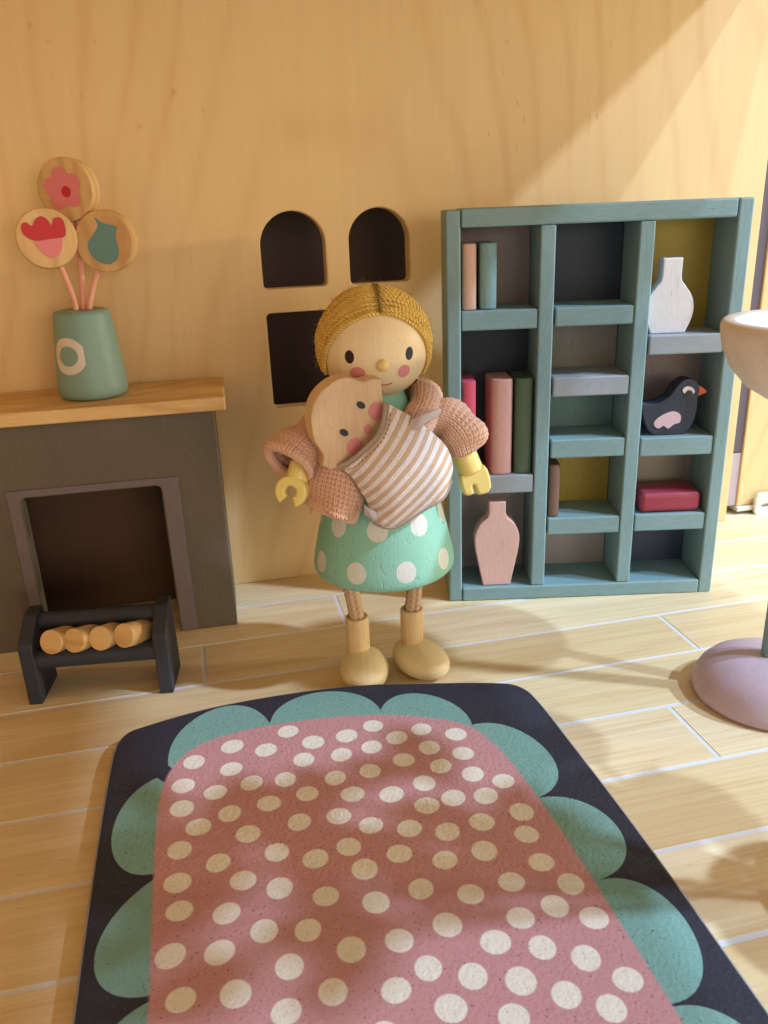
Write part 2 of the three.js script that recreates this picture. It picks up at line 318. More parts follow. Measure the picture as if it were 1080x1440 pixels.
// ------------------------------------------------------------------ log rack and logs
{
  const r = thing('log_rack', 'dark navy toy log rack with two rails in front of the fireplace', 'log rack', [-0.292, 0, -1.655], -0.13);
  const prof = [[0, 0], [0, 0.138], [-0.005, 0.145], [-0.066, 0.184], [-0.073, 0.186], [-0.113, 0.186], [-0.117, 0.181], [-0.117, 0]];
  const side = () => new THREE.ExtrudeGeometry(discShape(prof.map(([z, y]) => [-z, y])), { depth: 0.024, bevelEnabled: true, bevelThickness: 0.003, bevelSize: 0.003, bevelOffset: -0.003, bevelSegments: 3 }).rotateY(Math.PI / 2);
  const l = side(); l.translate(-0.155, 0, 0); const q = side(); q.translate(0.128, 0, 0);
  // ExtrudeGeometry along +x after the turn: shape x became -z
  part('side_panel', grainUV(l, 'y'), M.charcoal, r); part('side_panel', grainUV(q, 'y'), M.charcoal, r);
  const rail = (y, z) => grainUV(new THREE.CylinderGeometry(0.0215, 0.0215, 0.258, 28).rotateZ(Math.PI / 2).translate(-0.0005, y, z), 'x');
  part('rail', rail(0.098, -0.026), M.charcoal, r); part('rail', rail(0.158, -0.088), M.charcoal, r); part('rail', rail(0.07, -0.088), M.charcoal, r);
  const spots = [[71, 903, -1.672, 0.42, 0.085, 'leftmost, half behind the left panel'], [103, 901, -1.664, 0.5, 0.085, 'second from the left'], [140, 898, -1.66, 0.4, 0.085, 'third from the left'], [173, 894, -1.65, 0.6, 0.085, 'rightmost, showing its long side']];
  for (const [px, py, z, yaw, len, where] of spots) {
    const c = at(px, py, z);
    const t = thing('log', `short pale wooden log in the navy rack, ${where}`, 'log', [c.x, c.y, c.z], 0, 'logs in the rack');
    const g = lathe([[0, 0], [0.0245, 0], [0.0262, -0.0015], [0.0265, -0.004], [0.0265, -len], [0, -len]], 32); g.rotateX(Math.PI / 2);
    const e = g.clone(); grainUV(g, 'z'); 
    const m = part('timber', g, M.birch, t); m.rotation.set(-0.34, -yaw, 0, 'YXZ');
  }
}

// ------------------------------------------------------------------ bookshelf and what stands in it
const SH = new THREE.Group(); SH.position.set(0.5785, 0, -1.8766); SH.rotation.y = -Math.atan2(0.218, 0.976); SH.updateMatrixWorld(); // frame of reference only
const shelfTurn = SH.rotation.y;
const onShelf = (x, y, z) => { const p = V(x, y, z).applyMatrix4(SH.matrixWorld); return [p.x, p.y, p.z]; };
{
  const s = thing('bookshelf', 'teal painted toy bookshelf with three columns of open cells beside the doll', 'bookshelf', [SH.position.x, 0, SH.position.z], shelfTurn);
  const D = -0.134;
  part('side_board', box(0, 0.034, 0, 0.982, D - 0.012, 0, 0.005, 'y'), M.teal, s);
  part('side_board', box(0.663, 0.697, 0, 0.984, D - 0.012, 0, 0.005, 'y'), M.teal, s);
  part('top_board', box(0.036, 0.661, 0.943, 0.984, D - 0.012, 0, 0.005, 'x'), M.teal, s);
  part('bottom_board', box(0.0355, 0.6615, 0, 0.038, D - 0.012, 0.002, 0.005, 'x'), M.teal, s);
  for (const x of [0.217, 0.443]) part('divider', box(x, x + 0.035, 0.0385, 0.9425, D, -0.001, 0.004, 'y'), M.teal, s);
  part('back_board', box(0.001, 0.696, 0.001, 0.98, D - 0.022, D - 0.0125, 0, 'y'), M.charcoal, s);
  const shelf = (x0, x1, y0, y1, m = M.teal) => part('shelf_board', box(x0, x1, y0, y1, D + 0.001, -0.003, 0.004, 'x'), m, s);
  shelf(0.0355, 0.2155, 0.711, 0.757); shelf(0.0355, 0.2155, 0.3, 0.347, M.lilac);
  shelf(0.2575, 0.442, 0.713, 0.757); shelf(0.2575, 0.442, 0.544, 0.591, M.lilac); shelf(0.2575, 0.442, 0.387, 0.435); shelf(0.2565, 0.442, 0.18, 0.226);
  shelf(0.484, 0.6615, 0.637, 0.683, M.lilac); shelf(0.481, 0.6615, 0.383, 0.431); shelf(0.481, 0.6615, 0.181, 0.227);
  const C = { mauve: paintMat([150, 134, 132]), navy: paintMat([48, 58, 74]), tan: paintMat([158, 150, 138]), teal: paintMat([112, 146, 144]), yellow: paintMat([176, 152, 62]), pale: paintMat([176, 166, 162]), blue: paintMat([58, 72, 96]) };
  const back = (x0, x1, y0, y1, m) => part('back_panel', box(x0, x1, y0, y1, D - 0.01, D - 0.001, 0, 'y'), m, s);
  back(0.0345, 0.2165, 0.7, 0.9425, C.mauve); back(0.0345, 0.2165, 0.31, 0.6995, C.navy); back(0.0345, 0.2165, 0.0385, 0.3095, C.pale);
  back(0.2525, 0.4425, 0.72, 0.9425, C.navy); back(0.2525, 0.4425, 0.56, 0.7195, C.tan); back(0.2525, 0.4425, 0.4, 0.5595, C.teal); back(0.2525, 0.4425, 0.2, 0.3995, C.yellow); back(0.2525, 0.4425, 0.0385, 0.1995, C.pale);
  back(0.4785, 0.6625, 0.66, 0.9425, C.yellow); back(0.4785, 0.6625, 0.4, 0.6595, C.mauve); back(0.4785, 0.6625, 0.2, 0.3995, C.tan); back(0.4785, 0.6625, 0.0385, 0.1995, C.blue);
}
// a solid toy book: block with a rounded spine towards the viewer
function book(name, label, x0, x1, y0, h, z1, d, mat, turn = 0) {
  const w = x1 - x0, p = onShelf((x0 + x1) / 2, y0 + 0.0008, z1 - d / 2);
  const b = thing(name, label, 'toy book', p, shelfTurn + turn, 'books on the bookshelf');
  const s = new THREE.Shape(), q = Math.min(w * 0.45, 0.016); s.moveTo(-w / 2, -d / 2); s.lineTo(w / 2, -d / 2); s.lineTo(w / 2, d / 2 - q); s.quadraticCurveTo(w / 2, d / 2, 0, d / 2); s.quadraticCurveTo(-w / 2, d / 2, -w / 2, d / 2 - q); s.closePath();
  const g = new THREE.ExtrudeGeometry(s, { depth: h - 0.006, bevelEnabled: true, bevelThickness: 0.003, bevelSize: 0.003, bevelOffset: -0.003, bevelSegments: 3 });
  g.translate(0, 0, 0.003); g.rotateX(-Math.PI / 2); g.scale(1, 1, -1); { const ix = g.index; if (ix) { const a = ix.array; for (let i = 0; i < a.length; i += 3) { const t = a[i]; a[i] = a[i + 1]; a[i + 1] = t; } } else { for (const k of Object.keys(g.attributes)) { const A = g.attributes[k], n = A.itemSize; for (let i = 0; i < A.count; i += 3) for (let j = 0; j < n; j++) { const t = A.array[i * n + j]; A.array[i * n + j] = A.array[(i + 1) * n + j]; A.array[(i + 1) * n + j] = t; } } } } g.computeVertexNormals();
  part('block', grainUV(g, 'y'), mat, b); return b;
}
book('toy_book', 'short peach toy book in the top left cell of the bookshelf', 0.039, 0.073, 0.757, 0.15, -0.014, 0.09, M.peach);
book('toy_book', 'short teal toy book beside the peach one in the top left cell', 0.081, 0.121, 0.757, 0.15, -0.016, 0.09, M.tealTop);
book('toy_book', 'bright pink toy book half hidden behind the doll\'s sleeve', 0.038, 0.072, 0.347, 0.24, -0.012, 0.1, M.hotPink);
book('toy_book', 'tall dusty pink toy book in the left column above the pink vase', 0.108, 0.161, 0.347, 0.242, -0.012, 0.1, M.pink, 0.06);
book('toy_book', 'tall dark green toy book right of the dusty pink one', 0.168, 0.213, 0.347, 0.243, -0.014, 0.1, M.green, 0.02);
book('toy_book', 'small brown toy book in the yellow cell of the middle column', 0.259, 0.287, 0.226, 0.14, -0.012, 0.09, M.brownP);
{
  const p = onShelf(0.572, 0.2278, -0.06); const b = thing('toy_book', 'dark red toy book lying flat in the right column below the bird', 'toy book', p, shelfTurn, 'books on the bookshelf');
  part('block', grainUV(new RoundedBoxGeometry(0.156, 0.054, 0.1, 5, 0.014).translate(0, 0.027, 0), 'x'), M.maroon, b);
}
function cutVase(label, half, x, y, z, d, mat) {
  const pts = [...half, ...half.slice().reverse().map(([a, b]) => [-a, b])];
  const t = thing('toy_vase', label, 'toy vase', onShelf(x, y + 0.0008, z), shelfTurn);
  const g = new THREE.ExtrudeGeometry(discShape(pts), { depth: d - 0.006, bevelEnabled: true, bevelThickness: 0.003, bevelSize: 0.003, bevelOffset: -0.003, bevelSegments: 3 }).translate(0, 0, -d / 2 + 0.003);
  part('body', swapUV(g), mat, t);
}
{
  const up = (pts) => new THREE.CatmullRomCurve3(pts.map(([a, b]) => V(a, b, 0)), false, 'centripetal').getPoints(30).map((p) => [p.x, p.y]);
  cutVase('flat dusty pink wooden vase in the bottom left cell', [[0.036, 0], ...up([[0.0365, 0.004], [0.048, 0.06], [0.0575, 0.115], [0.057, 0.145], [0.044, 0.175], [0.026, 0.192], [0.0215, 0.205]]), [0.0215, 0.236]], 0.127, 0.038, -0.03, 0.04, paintMat([222, 182, 174]));
  cutVase('flat white bottle-shaped vase in the yellow top right cell', [[0.041, 0], ...up([[0.042, 0.003], [0.053, 0.03], [0.0575, 0.055], [0.053, 0.082], [0.036, 0.108], [0.025, 0.122], [0.0225, 0.14]]), [0.023, 0.174]], 0.533, 0.683, -0.045, 0.04, M.whiteP);
}
{ // bird
  const b = thing('toy_bird', 'dark blue wooden bird with orange beak and pink wing on the bookshelf', 'toy bird', onShelf(0.563, 0.4318, -0.045), shelfTurn);
  const body = splineShape([[-0.045, 0.001], [-0.062, 0.018], [-0.075, 0.05], [-0.082, 0.085], [-0.066, 0.08], [-0.04, 0.081], [-0.012, 0.098], [0.005, 0.124], [0.025, 0.138], [0.048, 0.134], [0.06, 0.115], [0.058, 0.09], [0.058, 0.06], [0.05, 0.025], [0.034, 0.001], [0.0, 0.0]], 120);
  part('body', swapUV(new THREE.ExtrudeGeometry(body, { depth: 0.044, bevelEnabled: true, bevelThickness: 0.003, bevelSize: 0.003, bevelOffset: -0.003, bevelSegments: 3 }).translate(0, 0.0, -0.025)), M.navy, b);
  part('beak', new THREE.ExtrudeGeometry(splineShape([[0.0565, 0.121], [0.068, 0.117], [0.082, 0.104], [0.07, 0.098], [0.0575, 0.094]]), { depth: 0.03, bevelEnabled: true, bevelThickness: 0.002, bevelSize: 0.002, bevelOffset: -0.002 }).translate(0, 0, -0.018), M.orange, b);
  part('wing', flat(splineShape([[-0.044, 0.024], [-0.034, 0.018], [-0.022, 0.024], [-0.01, 0.017], [0.004, 0.027], [0.018, 0.032], [0.018, 0.05], [0.002, 0.06], [-0.018, 0.056], [-0.036, 0.046], [-0.046, 0.034]]), 0.0015).translate(0, 0, 0.0222), plain([214, 184, 196], 0.6), b);
  part('eye_patch', flat(splineShape([[0.018, 0.112], [0.026, 0.121], [0.04, 0.119], [0.048, 0.108], [0.042, 0.101], [0.03, 0.1]]), 0.0012).translate(0, 0, 0.0222), plain([226, 206, 204], 0.6), b);
  part('eye', flat(splineShape([[0.025, 0.105], [0.031, 0.112], [0.04, 0.11], [0.043, 0.103], [0.035, 0.098], [0.028, 0.099]]), 0.0012).translate(0, 0, 0.0236), M.black, b);
}

// ------------------------------------------------------------------ pedestal at the right
{
  const p = thing('pedestal_basin', 'beige round basin on a teal post with a pink domed foot, at the right', 'basin', [1.087, 0.0005, -1.272]);
  part('foot', lathe([[0, 0], [0.137, 0], [0.145, 0.004], [0.148, 0.012], [0.146, 0.024], [0.137, 0.046], [0.121, 0.064], [0.1, 0.077], [0.074, 0.087], [0.044, 0.092], [0.02, 0.094], [0, 0.094]], 96), M.pinkDome, p);
  part('post', grainUV(new THREE.CylinderGeometry(0.0185, 0.0185, 0.55, 32).translate(0, 0.37, 0), 'y'), M.teal, p);
  part('bowl', lathe([[0, 0.622], [0.032, 0.624], [0.072, 0.634], [0.11, 0.657], [0.14, 0.69], [0.158, 0.728], [0.1635, 0.755], [0.1645, 0.766], [0.162, 0.775], [0.157, 0.779], [0.145, 0.779], [0.1395, 0.777]], 96), M.beige, p);
  part('basin_lining', lathe([[0.1394, 0.7768], [0.136, 0.769], [0.126, 0.735], [0.095, 0.706], [0.06, 0.686], [0.03, 0.679], [0, 0.677]], 96), plain([238, 240, 246], 0.35), p);
}

// ------------------------------------------------------------------ mat
{
  const m = thing('foam_mat', 'dark navy foam mat printed with teal scallops and pink polka-dot centre', 'mat', [0, 0.0006, 0]);
  const out = [[-0.255, -0.3], [-0.256, -0.6], [-0.256, -1.07], [-0.252, -1.3], [-0.247, -1.40], [-0.24, -1.435], [-0.222, -1.462], [-0.19, -1.475], [-0.06, -1.503], [0.1, -1.51], [0.25, -1.50], [0.4, -1.465], [0.54, -1.425], [0.575, -1.408], [0.594, -1.38], [0.602, -1.33], [0.606, -1.2], [0.61, -0.94], [0.604, -0.6], [0.6, -0.3], [0.59, -0.24], [0.56, -0.215], [0.2, -0.19], [-0.2, -0.21], [-0.24, -0.235]];
  const H = 0.03;
  const g = new THREE.ExtrudeGeometry(splineShape(out.map(([x, z]) => [x, -z]), 260), { depth: H - 0.006, bevelEnabled: true, bevelThickness: 0.004, bevelSize: 0.004, bevelOffset: -0.004, bevelSegments: 4 });
  g.rotateX(-Math.PI / 2).translate(0, 0.004, 0);
  const X0 = -0.3, X1 = 0.65, Z0 = -1.55, Z1 = -0.15, W = 1390, Hh = 2048;
  const uv = g.attributes.uv, P = g.attributes.position;
  for (let i = 0; i < P.count; i++) uv.setXY(i, (P.getX(i) - X0) / (X1 - X0), (P.getZ(i) - Z1) / (Z0 - Z1));
  const c = document.createElement('canvas'); c.width = W; c.height = Hh; const x = c.getContext('2d');
  const cx = (a) => (a - X0) / (X1 - X0) * W, cz = (b) => (b - Z0) / (Z1 - Z0) * Hh, k = W / (X1 - X0);
  x.fillStyle = 'rgb(44,44,58)'; x.fillRect(0, 0, W, Hh);
  // scallops: cusp to cusp, with an outward bulge
  const sc = [[[-0.142, -1.33], [0.056, -1.41], [-0.155, -1.485], [0.02, -1.575]], [[0.056, -1.41], [0.28, -1.393], [0.08, -1.535], [0.27, -1.515]], [[0.28, -1.393], [0.443, -1.294], [0.33, -1.495], [0.46, -1.40]], [[0.443, -1.294], [0.482, -1.063], [0.55, -1.31], [0.605, -1.085]], [[0.482, -1.063], [0.495, -0.869], [0.605, -1.06], [0.615, -0.875]], [[0.495, -0.869], [0.487, -0.66], [0.625, -0.875], [0.60, -0.64]], [[0.487, -0.655], [0.48, -0.44], [0.61, -0.66], [0.60, -0.43]],
    [[-0.162, -1.3], [-0.16, -1.062], [-0.255, -1.26], [-0.255, -1.06]], [[-0.16, -1.05], [-0.159, -0.844], [-0.265, -0.98], [-0.26, -0.845]], [[-0.159, -0.835], [-0.158, -0.62], [-0.27, -0.8], [-0.26, -0.62]], [[-0.158, -0.61], [-0.15, -0.4], [-0.265, -0.58], [-0.25, -0.4]]];
  x.fillStyle = 'rgb(126,172,166)';
  for (const [a, b, p, q] of sc) { x.beginPath(); x.moveTo(cx(a[0]), cz(a[1])); x.bezierCurveTo(cx(p[0]), cz(p[1]), cx(q[0]), cz(q[1]), cx(b[0]), cz(b[1])); x.lineTo(cx(0.17), cz(-0.9)); x.closePath(); x.fill(); }
  const pk = [[-0.158, -0.4], [-0.158, -0.854], [-0.158, -1.153], [-0.153, -1.241], [-0.138, -1.31], [-0.105, -1.36], [-0.058, -1.388], [0.083, -1.402], [0.254, -1.382], [0.362, -1.342], [0.435, -1.29], [0.465, -1.21], [0.482, -1.063], [0.49, -0.8], [0.484, -0.5], [0.44, -0.3], [0.16, -0.27], [-0.12, -0.3]];
  const pc = new THREE.CatmullRomCurve3(pk.map(([a, b]) => V(a, b, 0)), true, 'centripetal').getPoints(300);
  for (const [grow, al] of [[6, 0.25], [4, 0.35], [2, 0.5], [0, 1]]) { x.fillStyle = x.strokeStyle = `rgba(204,150,154,${al})`; x.lineWidth = grow * 2 + 0.01; x.beginPath(); pc.forEach((p, i) => i ? x.lineTo(cx(p.x), cz(p.y)) : x.moveTo(cx(p.x), cz(p.y))); x.closePath(); x.fill(); x.stroke(); }
  for (let i = 0; i < 5000; i++) { const a = rr(0, W), b = rr(0, Hh), s = rr(1.6, 3.8); x.fillStyle = `rgba(38,28,34,${rr(0.15, 0.4)})`; x.beginPath(); x.ellipse(a, b, s * 0.6, s * 0.6 * rr(0.6, 1.3), 0, 0, 7); x.fill(); }
  const dots = [88, -1374, 197, -1328, 254, -1345, 290, -1295, 131, -1326, 237, -1280, -22, -1356, 40, -1327, 177, -1273, -95, -1328, 106, -1278, -28, -1288, 219, -1212, -115, -1264, -59, -1230, 6, -1238, 66, -1231, 154, -1210, -117, -1203, -37, -1168, 31, -1175, 99, -1182, 176, -1159, -90, -1149, -10, -1110, 76, -1115, 143, -1111, 191, -1075, -121, -1103, 32, -1056, 146, -1037, -61, -1058, 90, -1026, -124, -1033, -25, -1011, 28, -981, 161, -984, 94, -947, -121, -977, -53, -954, 164, -916, -2, -908, 59, -893, -133, -900, -66, -888, 113, -845, 181, -842, 26, -840, -119, -827, -48, -817, 77, -787, 158, -768, 14, -774, 343, -1308, 403, -1274, 342, -1248, 398, -1214, 286, -1226, 347, -1190, 396, -1153, 442, -1120, 305, -1153, 242, -1140, 343, -1102, 399, -1092, 294, -1096, 443, -1038, 251, -1051, 371, -1033, 309, -1027, 431, -987, 221, -1001, 353, -971, 287, -969, 430, -925, 371, -900, 455, -873, 235, -923, 304, -894, 415, -841, 359, -834, 460, -807, 254, -850, 310, -805, 369, -780, 419, -749, 208, -789, 262, -762, 321, -739, 457, -705, 370, -705, 220, -725, 417, -673, 293, -693];
  const ds = []; for (let i = 0; i < dots.length; i += 2) ds.push([dots[i] / 1000, dots[i + 1] / 1000]);
  for (let t = 0; t < 3000; t++) { const a = rr(-0.125, 0.455), b = rr(-0.72, -0.32); if (b > -0.33 || (b < -0.66 && a > 0.15)) continue; if (ds.every(([p, q]) => Math.hypot(p - a, q - b) > 0.056)) ds.push([a, b]); }
  for (const [a, b] of ds) { const rot = rr(0, 3), e = rr(0.0196, 0.0216); for (const [grow, al] of [[1.6, 0.4], [0, 1]]) { x.fillStyle = `rgba(242,236,226,${al})`; x.beginPath(); x.ellipse(cx(a), cz(b), e * k + grow, e * k * 0.94 + grow, rot, 0, 7); x.fill(); } }
  // open cells of the foam, print pits and dust
  for (let i = 0; i < 70000; i++) { const a = rr(0, W), b = rr(0, Hh), s = rr(1.2, 3.4); x.fillStyle = rnd() < 0.62 ? `rgba(40,30,36,${rr(0.04, 0.15)})` : `rgba(255,250,245,${rr(0.03, 0.11)})`; x.fillRect(a, b, s, s * rr(0.7, 1.4)); }
  for (let i = 0; i < 260; i++) { const a = rr(0, W * 0.28), b = rr(0, Hh * 0.45), s = rr(1, 2.4); x.fillStyle = `rgba(215,200,185,${rr(0.15, 0.5)})`; x.fillRect(a, b, s, s); }
  const t = new THREE.CanvasTexture(c); t.colorSpace = THREE.SRGBColorSpace; t.anisotropy = 8;
  const bump = dataTex(512, 512, (u, v, q) => { q[0] = q[1] = q[2] = 128 + 90 * (vn(u * 128, v * 128, 128, 128) - 0.5) + 70 * (vn(u * 250, v * 250, 250, 250) - 0.5); }, false); bump.repeat.set(1.6, 2.4);
  const top = new THREE.MeshPhysicalMaterial({ map: t, bumpMap: bump, bumpScale: 0.00016, roughness: 0.75, sheen: 0.15, sheenRoughness: 0.5, sheenColor: new THREE.Color(1, 1, 1) });
  // side walls: bare foam
  part('printed_foam', g, [top, plain([150, 146, 150], 0.9)], m);
}

// ------------------------------------------------------------------ knitted and woven surfaces
function knitHeight(a, b) {
  const ca = a - Math.floor(a) - 0.5, s = ca < 0 ? -1 : 1, xx = Math.abs(ca); let best = 0;
  for (let r = -1; r <= 1; r++) {
    const yy = b - Math.floor(b) - r; const x0 = 0.07, y0 = -0.12, x1 = 0.34, y1 = 1.0;
    const dx = x1 - x0, dy = y1 - y0, t = clamp(((xx - x0) * dx + (yy - y0) * dy) / (dx * dx + dy * dy));
    const d = Math.hypot(xx - x0 - dx * t, yy - y0 - dy * t); const h = d < 0.21 ? Math.sqrt(1 - (d / 0.21) ** 2) * (0.75 + 0.25 * Math.sin(Math.PI * t)) : 0; if (h > best) best = h;
  }
  return best;
}
function gridGeo(nu, nv, pos, closedU = false) {
  const g = new THREE.BufferGeometry(), p = new Float32Array((nu + 1) * (nv + 1) * 3), uv = new Float32Array((nu + 1) * (nv + 1) * 2), ix = [], q = V(0, 0, 0);
  for (let j = 0; j <= nv; j++) for (let i = 0; i <= nu; i++) { pos(i / nu, j / nv, q); const k = j * (nu + 1) + i; p[3 * k] = q.x; p[3 * k + 1] = q.y; p[3 * k + 2] = q.z; uv[2 * k] = i / nu; uv[2 * k + 1] = j / nv; }
  for (let j = 0; j < nv; j++) for (let i = 0; i < nu; i++) { const a = j * (nu + 1) + i, b = a + 1, c = a + nu + 1, d = c + 1; ix.push(a, b, d, a, d, c); }
  g.setAttribute('position', new THREE.BufferAttribute(p, 3)); g.setAttribute('uv', new THREE.BufferAttribute(uv, 2)); g.setIndex(ix); g.computeVertexNormals();
  if (closedU) { const n = g.attributes.normal; for (let j = 0; j <= nv; j++) { const a = j * (nu + 1), b = a + nu; const m = V(n.getX(a) + n.getX(b), n.getY(a) + n.getY(b), n.getZ(a) + n.getZ(b)).normalize(); n.setXYZ(a, m.x, m.y, m.z); n.setXYZ(b, m.x, m.y, m.z); } }
  return g;
}
// a knitted tube along points; radius(t, angle); the far end is turned in
function knitTube(pts, radius, cols, rows, amp, per = 6, closeStart = true) {
  const c = new THREE.CatmullRomCurve3(pts, false, 'centripetal'), NV = rows * per, fr = c.computeFrenetFrames(NV, false), P = c.getSpacedPoints(NV);
  const lip = 14;
  return gridGeo(cols * per, NV + lip, (u, v, q) => {
    const j = Math.round(v * (NV + lip)); const jj = Math.min(j, NV), t = jj / NV, th = u * 6.283185;
    let r = radius(t, th) + amp * knitHeight(u * cols, t * rows);
    let back = 0; if (j > NV) { const e = (j - NV) / lip; r = r * (1 - 0.25 * Math.sin(Math.min(1, e * 2) * Math.PI / 2)); back = e * 0.03; }
    const k = Math.max(0, jj - Math.round(back / 0.2 * NV * 0.6)); const f = j > NV ? k : jj;
    const N = fr.normals[f], B = fr.binormals[f], o = P[f];
    q.copy(o).addScaledVector(N, Math.cos(th) * r).addScaledVector(B, Math.sin(th) * r);
  }, true);
}
// a patch between four edge curves, bulged towards the viewer
function coons(top, bottom, left, right, s, t, q) {
  const a = top.getPoint(s), b = bottom.getPoint(s), c = left.getPoint(t), d = right.getPoint(t), p00 = top.getPoint(0), p10 = top.getPoint(1), p01 = bottom.getPoint(0), p11 = bottom.getPoint(1);
  q.set(0, 0, 0).addScaledVector(a, 1 - t).addScaledVector(b, t).addScaledVector(c, 1 - s).addScaledVector(d, s).addScaledVector(p00, -(1 - s) * (1 - t)).addScaledVector(p10, -s * (1 - t)).addScaledVector(p01, -(1 - s) * t).addScaledVector(p11, -s * t);
  return q;
}
const curve = (pts) => new THREE.CatmullRomCurve3(pts, false, 'centripetal');

// ------------------------------------------------------------------ the doll
const DZ = -1.6, DX = 0.345; // axis of the doll
const HC = at(526, 484, DZ);
const doll = thing('wooden_doll', 'wooden doll with yellow yarn hair, peach cardigan and mint spotted dress', 'doll', [DX, 0, DZ]);
const L = (v) => v.clone().sub(doll.position); // room point to doll frame
{
  // dress: skirt and bodice in one turned piece
  const c = document.createElement('canvas'); c.width = 2048; c.height = 512; const x = c.getContext('2d');
  x.fillStyle = 'rgb(142,204,186)'; x.fillRect(0, 0, 2048, 512);
  const y0 = 0.255, y1 = 0.68, cy = (y) => 512 * (1 - (y - y0) / (y1 - y0));
  for (const [row, y, rad] of [[0, 0.305, 0.15], [1, 0.392, 0.128]]) for (let i = 0; i < 9; i++) {
    const ph = ((i * 40 + (row ? -17 : -35) + 720) % 360) / 360 * 2048, ex = 0.0215 * 2048 / (6.2832 * rad), ey = 0.0225 / (y1 - y0) * 512;
    x.fillStyle = 'rgb(222,226,222)'; for (const o of [-2048, 0, 2048]) { x.beginPath(); x.ellipse(ph + o, cy(y), ex, ey, 0, 0, 7); x.fill(); }
  }
  for (let i = 0; i < 700; i++) { x.fillStyle = `rgba(96,150,124,${rr(0.25, 0.6)})`; x.fillRect(rr(0, 2048), rr(240, 512), rr(1.5, 3), rr(3, 9)); }
  const t = new THREE.CanvasTexture(c); t.colorSpace = THREE.SRGBColorSpace; t.wrapS = THREE.RepeatWrapping; t.anisotropy = 8;
  const prof = [[0, 0.262], [0.13, 0.262], [0.146, 0.264], [0.1515, 0.27], [0.1525, 0.28], [0.15, 0.3], [0.14, 0.345], [0.129, 0.39], [0.114, 0.45], [0.096, 0.52], [0.078, 0.58], [0.062, 0.625], [0.052, 0.65], [0.046, 0.68], [0, 0.68]];
  const g = lathe(prof, 128), p = g.attributes.position, uv = g.attributes.uv; for (let i = 0; i < p.count; i++) uv.setY(i, (p.getY(i) - y0) / (y1 - y0));
  const pb = dataTex(512, 512, (u, v, q) => { const pn = vn(u * 90 + 3, v * 26, 90, 26), w = pn > 0.84 ? (pn - 0.84) / 0.16 : 0; q[0] = q[1] = q[2] = 170 - 150 * w + 30 * (vn(u * 200, v * 12, 200, 12) - 0.5); }, false); pb.repeat.set(2, 2);
  part('dress', g, new THREE.MeshStandardMaterial({ map: t, bumpMap: pb, bumpScale: 0.0002, roughness: 0.5 }), doll);
}
// legs
const shoeMat = woodMat({ w: 512, h: 512, base: [240, 222, 176], dark: [206, 172, 120], rings: 4, wave: 3, ringAmt: 0.12, rep: [2, 2], rough: 0.45 });
const shankMat = woodMat({ w: 512, h: 512, base: [230, 200, 150], dark: [176, 132, 84], rings: 5, wave: 3, rep: [2, 2.4] });
for (const [rx, sx, sy0, sy1, fx, fz, ft] of [[[494, 828, 503, 872], [502, 866, 505, 924], 0, 0, 513, 0, -0.18], [[583, 820, 580, 862], [579, 855, 580, 914], 0, 0, 586, 0.0, 0.42]]) {
  const zL = DZ + 0.005;
  const a = L(at(sx[0], sx[1], zL)), b = L(at(sx[2], sx[3] + 8, zL));
  const rope = [L(at(rx[0], rx[1] - 30, zL)), L(at(rx[0], rx[1], zL)), L(at((rx[0] + rx[2]) / 2, (rx[1] + rx[3]) / 2, zL)), a.clone().add(V(0, -0.01, 0))];
  part('rope_leg', knitTube(rope, () => 0.0135, 4, 9, 0.0045, 8), M.rope, doll);
  const len = a.distanceTo(b), prof = [[0.0185, -0.004], [0.0188, -0.001], [0.0205, 0], [0.0245, -0.0008], [0.0262, -0.003], [0.0262, -len], [0, -len]];
  const g = lathe([[0, -0.02], [0.0183, -0.02], ...prof], 40); grainUV(g, 'y');
  const s = part('shank', g, shankMat, doll); s.position.copy(a); s.quaternion.setFromUnitVectors(V(0, -1, 0), b.clone().sub(a).normalize());
  // wooden foot: egg with a flat sole
  const fc = at(fx, 945, zL + 0.012); const fg = new THREE.SphereGeometry(1, 56, 40);
  const q = fg.attributes.position;
  for (let i = 0; i < q.count; i++) {
    let X = q.getX(i), Y = q.getY(i), Z = q.getZ(i);
    const fr = (Z + 1) / 2; const up = Y > 0 ? lerp(0.044, 0.036, fr) : 0.03; const w = lerp(0.05, 0.058, fr);
    Y = Y < 0 ? -Math.pow(-Y, 0.6) : Y; q.setXYZ(i, X * w, 0.03 + Y * up, Z * 0.078 + 0.014);
  }
  fg.computeVertexNormals(); grainUV(fg, 'z');
  const foot = part('foot', fg, shoeMat, doll); foot.position.set(fc.x - DX, 0.0006, fc.z - DZ); foot.rotation.y = ft;
}
// head
const R0 = 0.1085, headTurn = -0.1;
const face = (nx, ny) => { const v = V(nx, ny, Math.sqrt(Math.max(0, 1 - nx * nx - ny * ny))); return v; };
const head = part('head', grainUV(new THREE.SphereGeometry(R0, 96, 64), 'y'), woodMat({ w: 1024, h: 1024, base: [242, 220, 180], dark: [196, 152, 104], rings: 3, wave: 2, ringAmt: 0.05, fibreAmt: 0.12, broadAmt: 0.25, poreAmt: 0.9, pore: 0.945, rough: 0.5, rep: [2.6, 2.0], bump: 0.0001 }), doll);
head.position.copy(L(HC)); head.rotation.set(0.12, headTurn, -0.05, 'YXZ');
function spot(name, nx, ny, rx, ry, mat, lift = 1.002) {
  const g = new THREE.CircleGeometry(1, 40), g2 = new THREE.RingGeometry(0.001, 1, 40, 8), p = g2.attributes.position;
  for (let i = 0; i < p.count; i++) { const v = face(nx + p.getX(i) * rx, ny + p.getY(i) * ry).multiplyScalar(R0 * lift); p.setXYZ(i, v.x, v.y, v.z); }
  g2.computeVertexNormals(); return part(name, g2, mat, head);
}
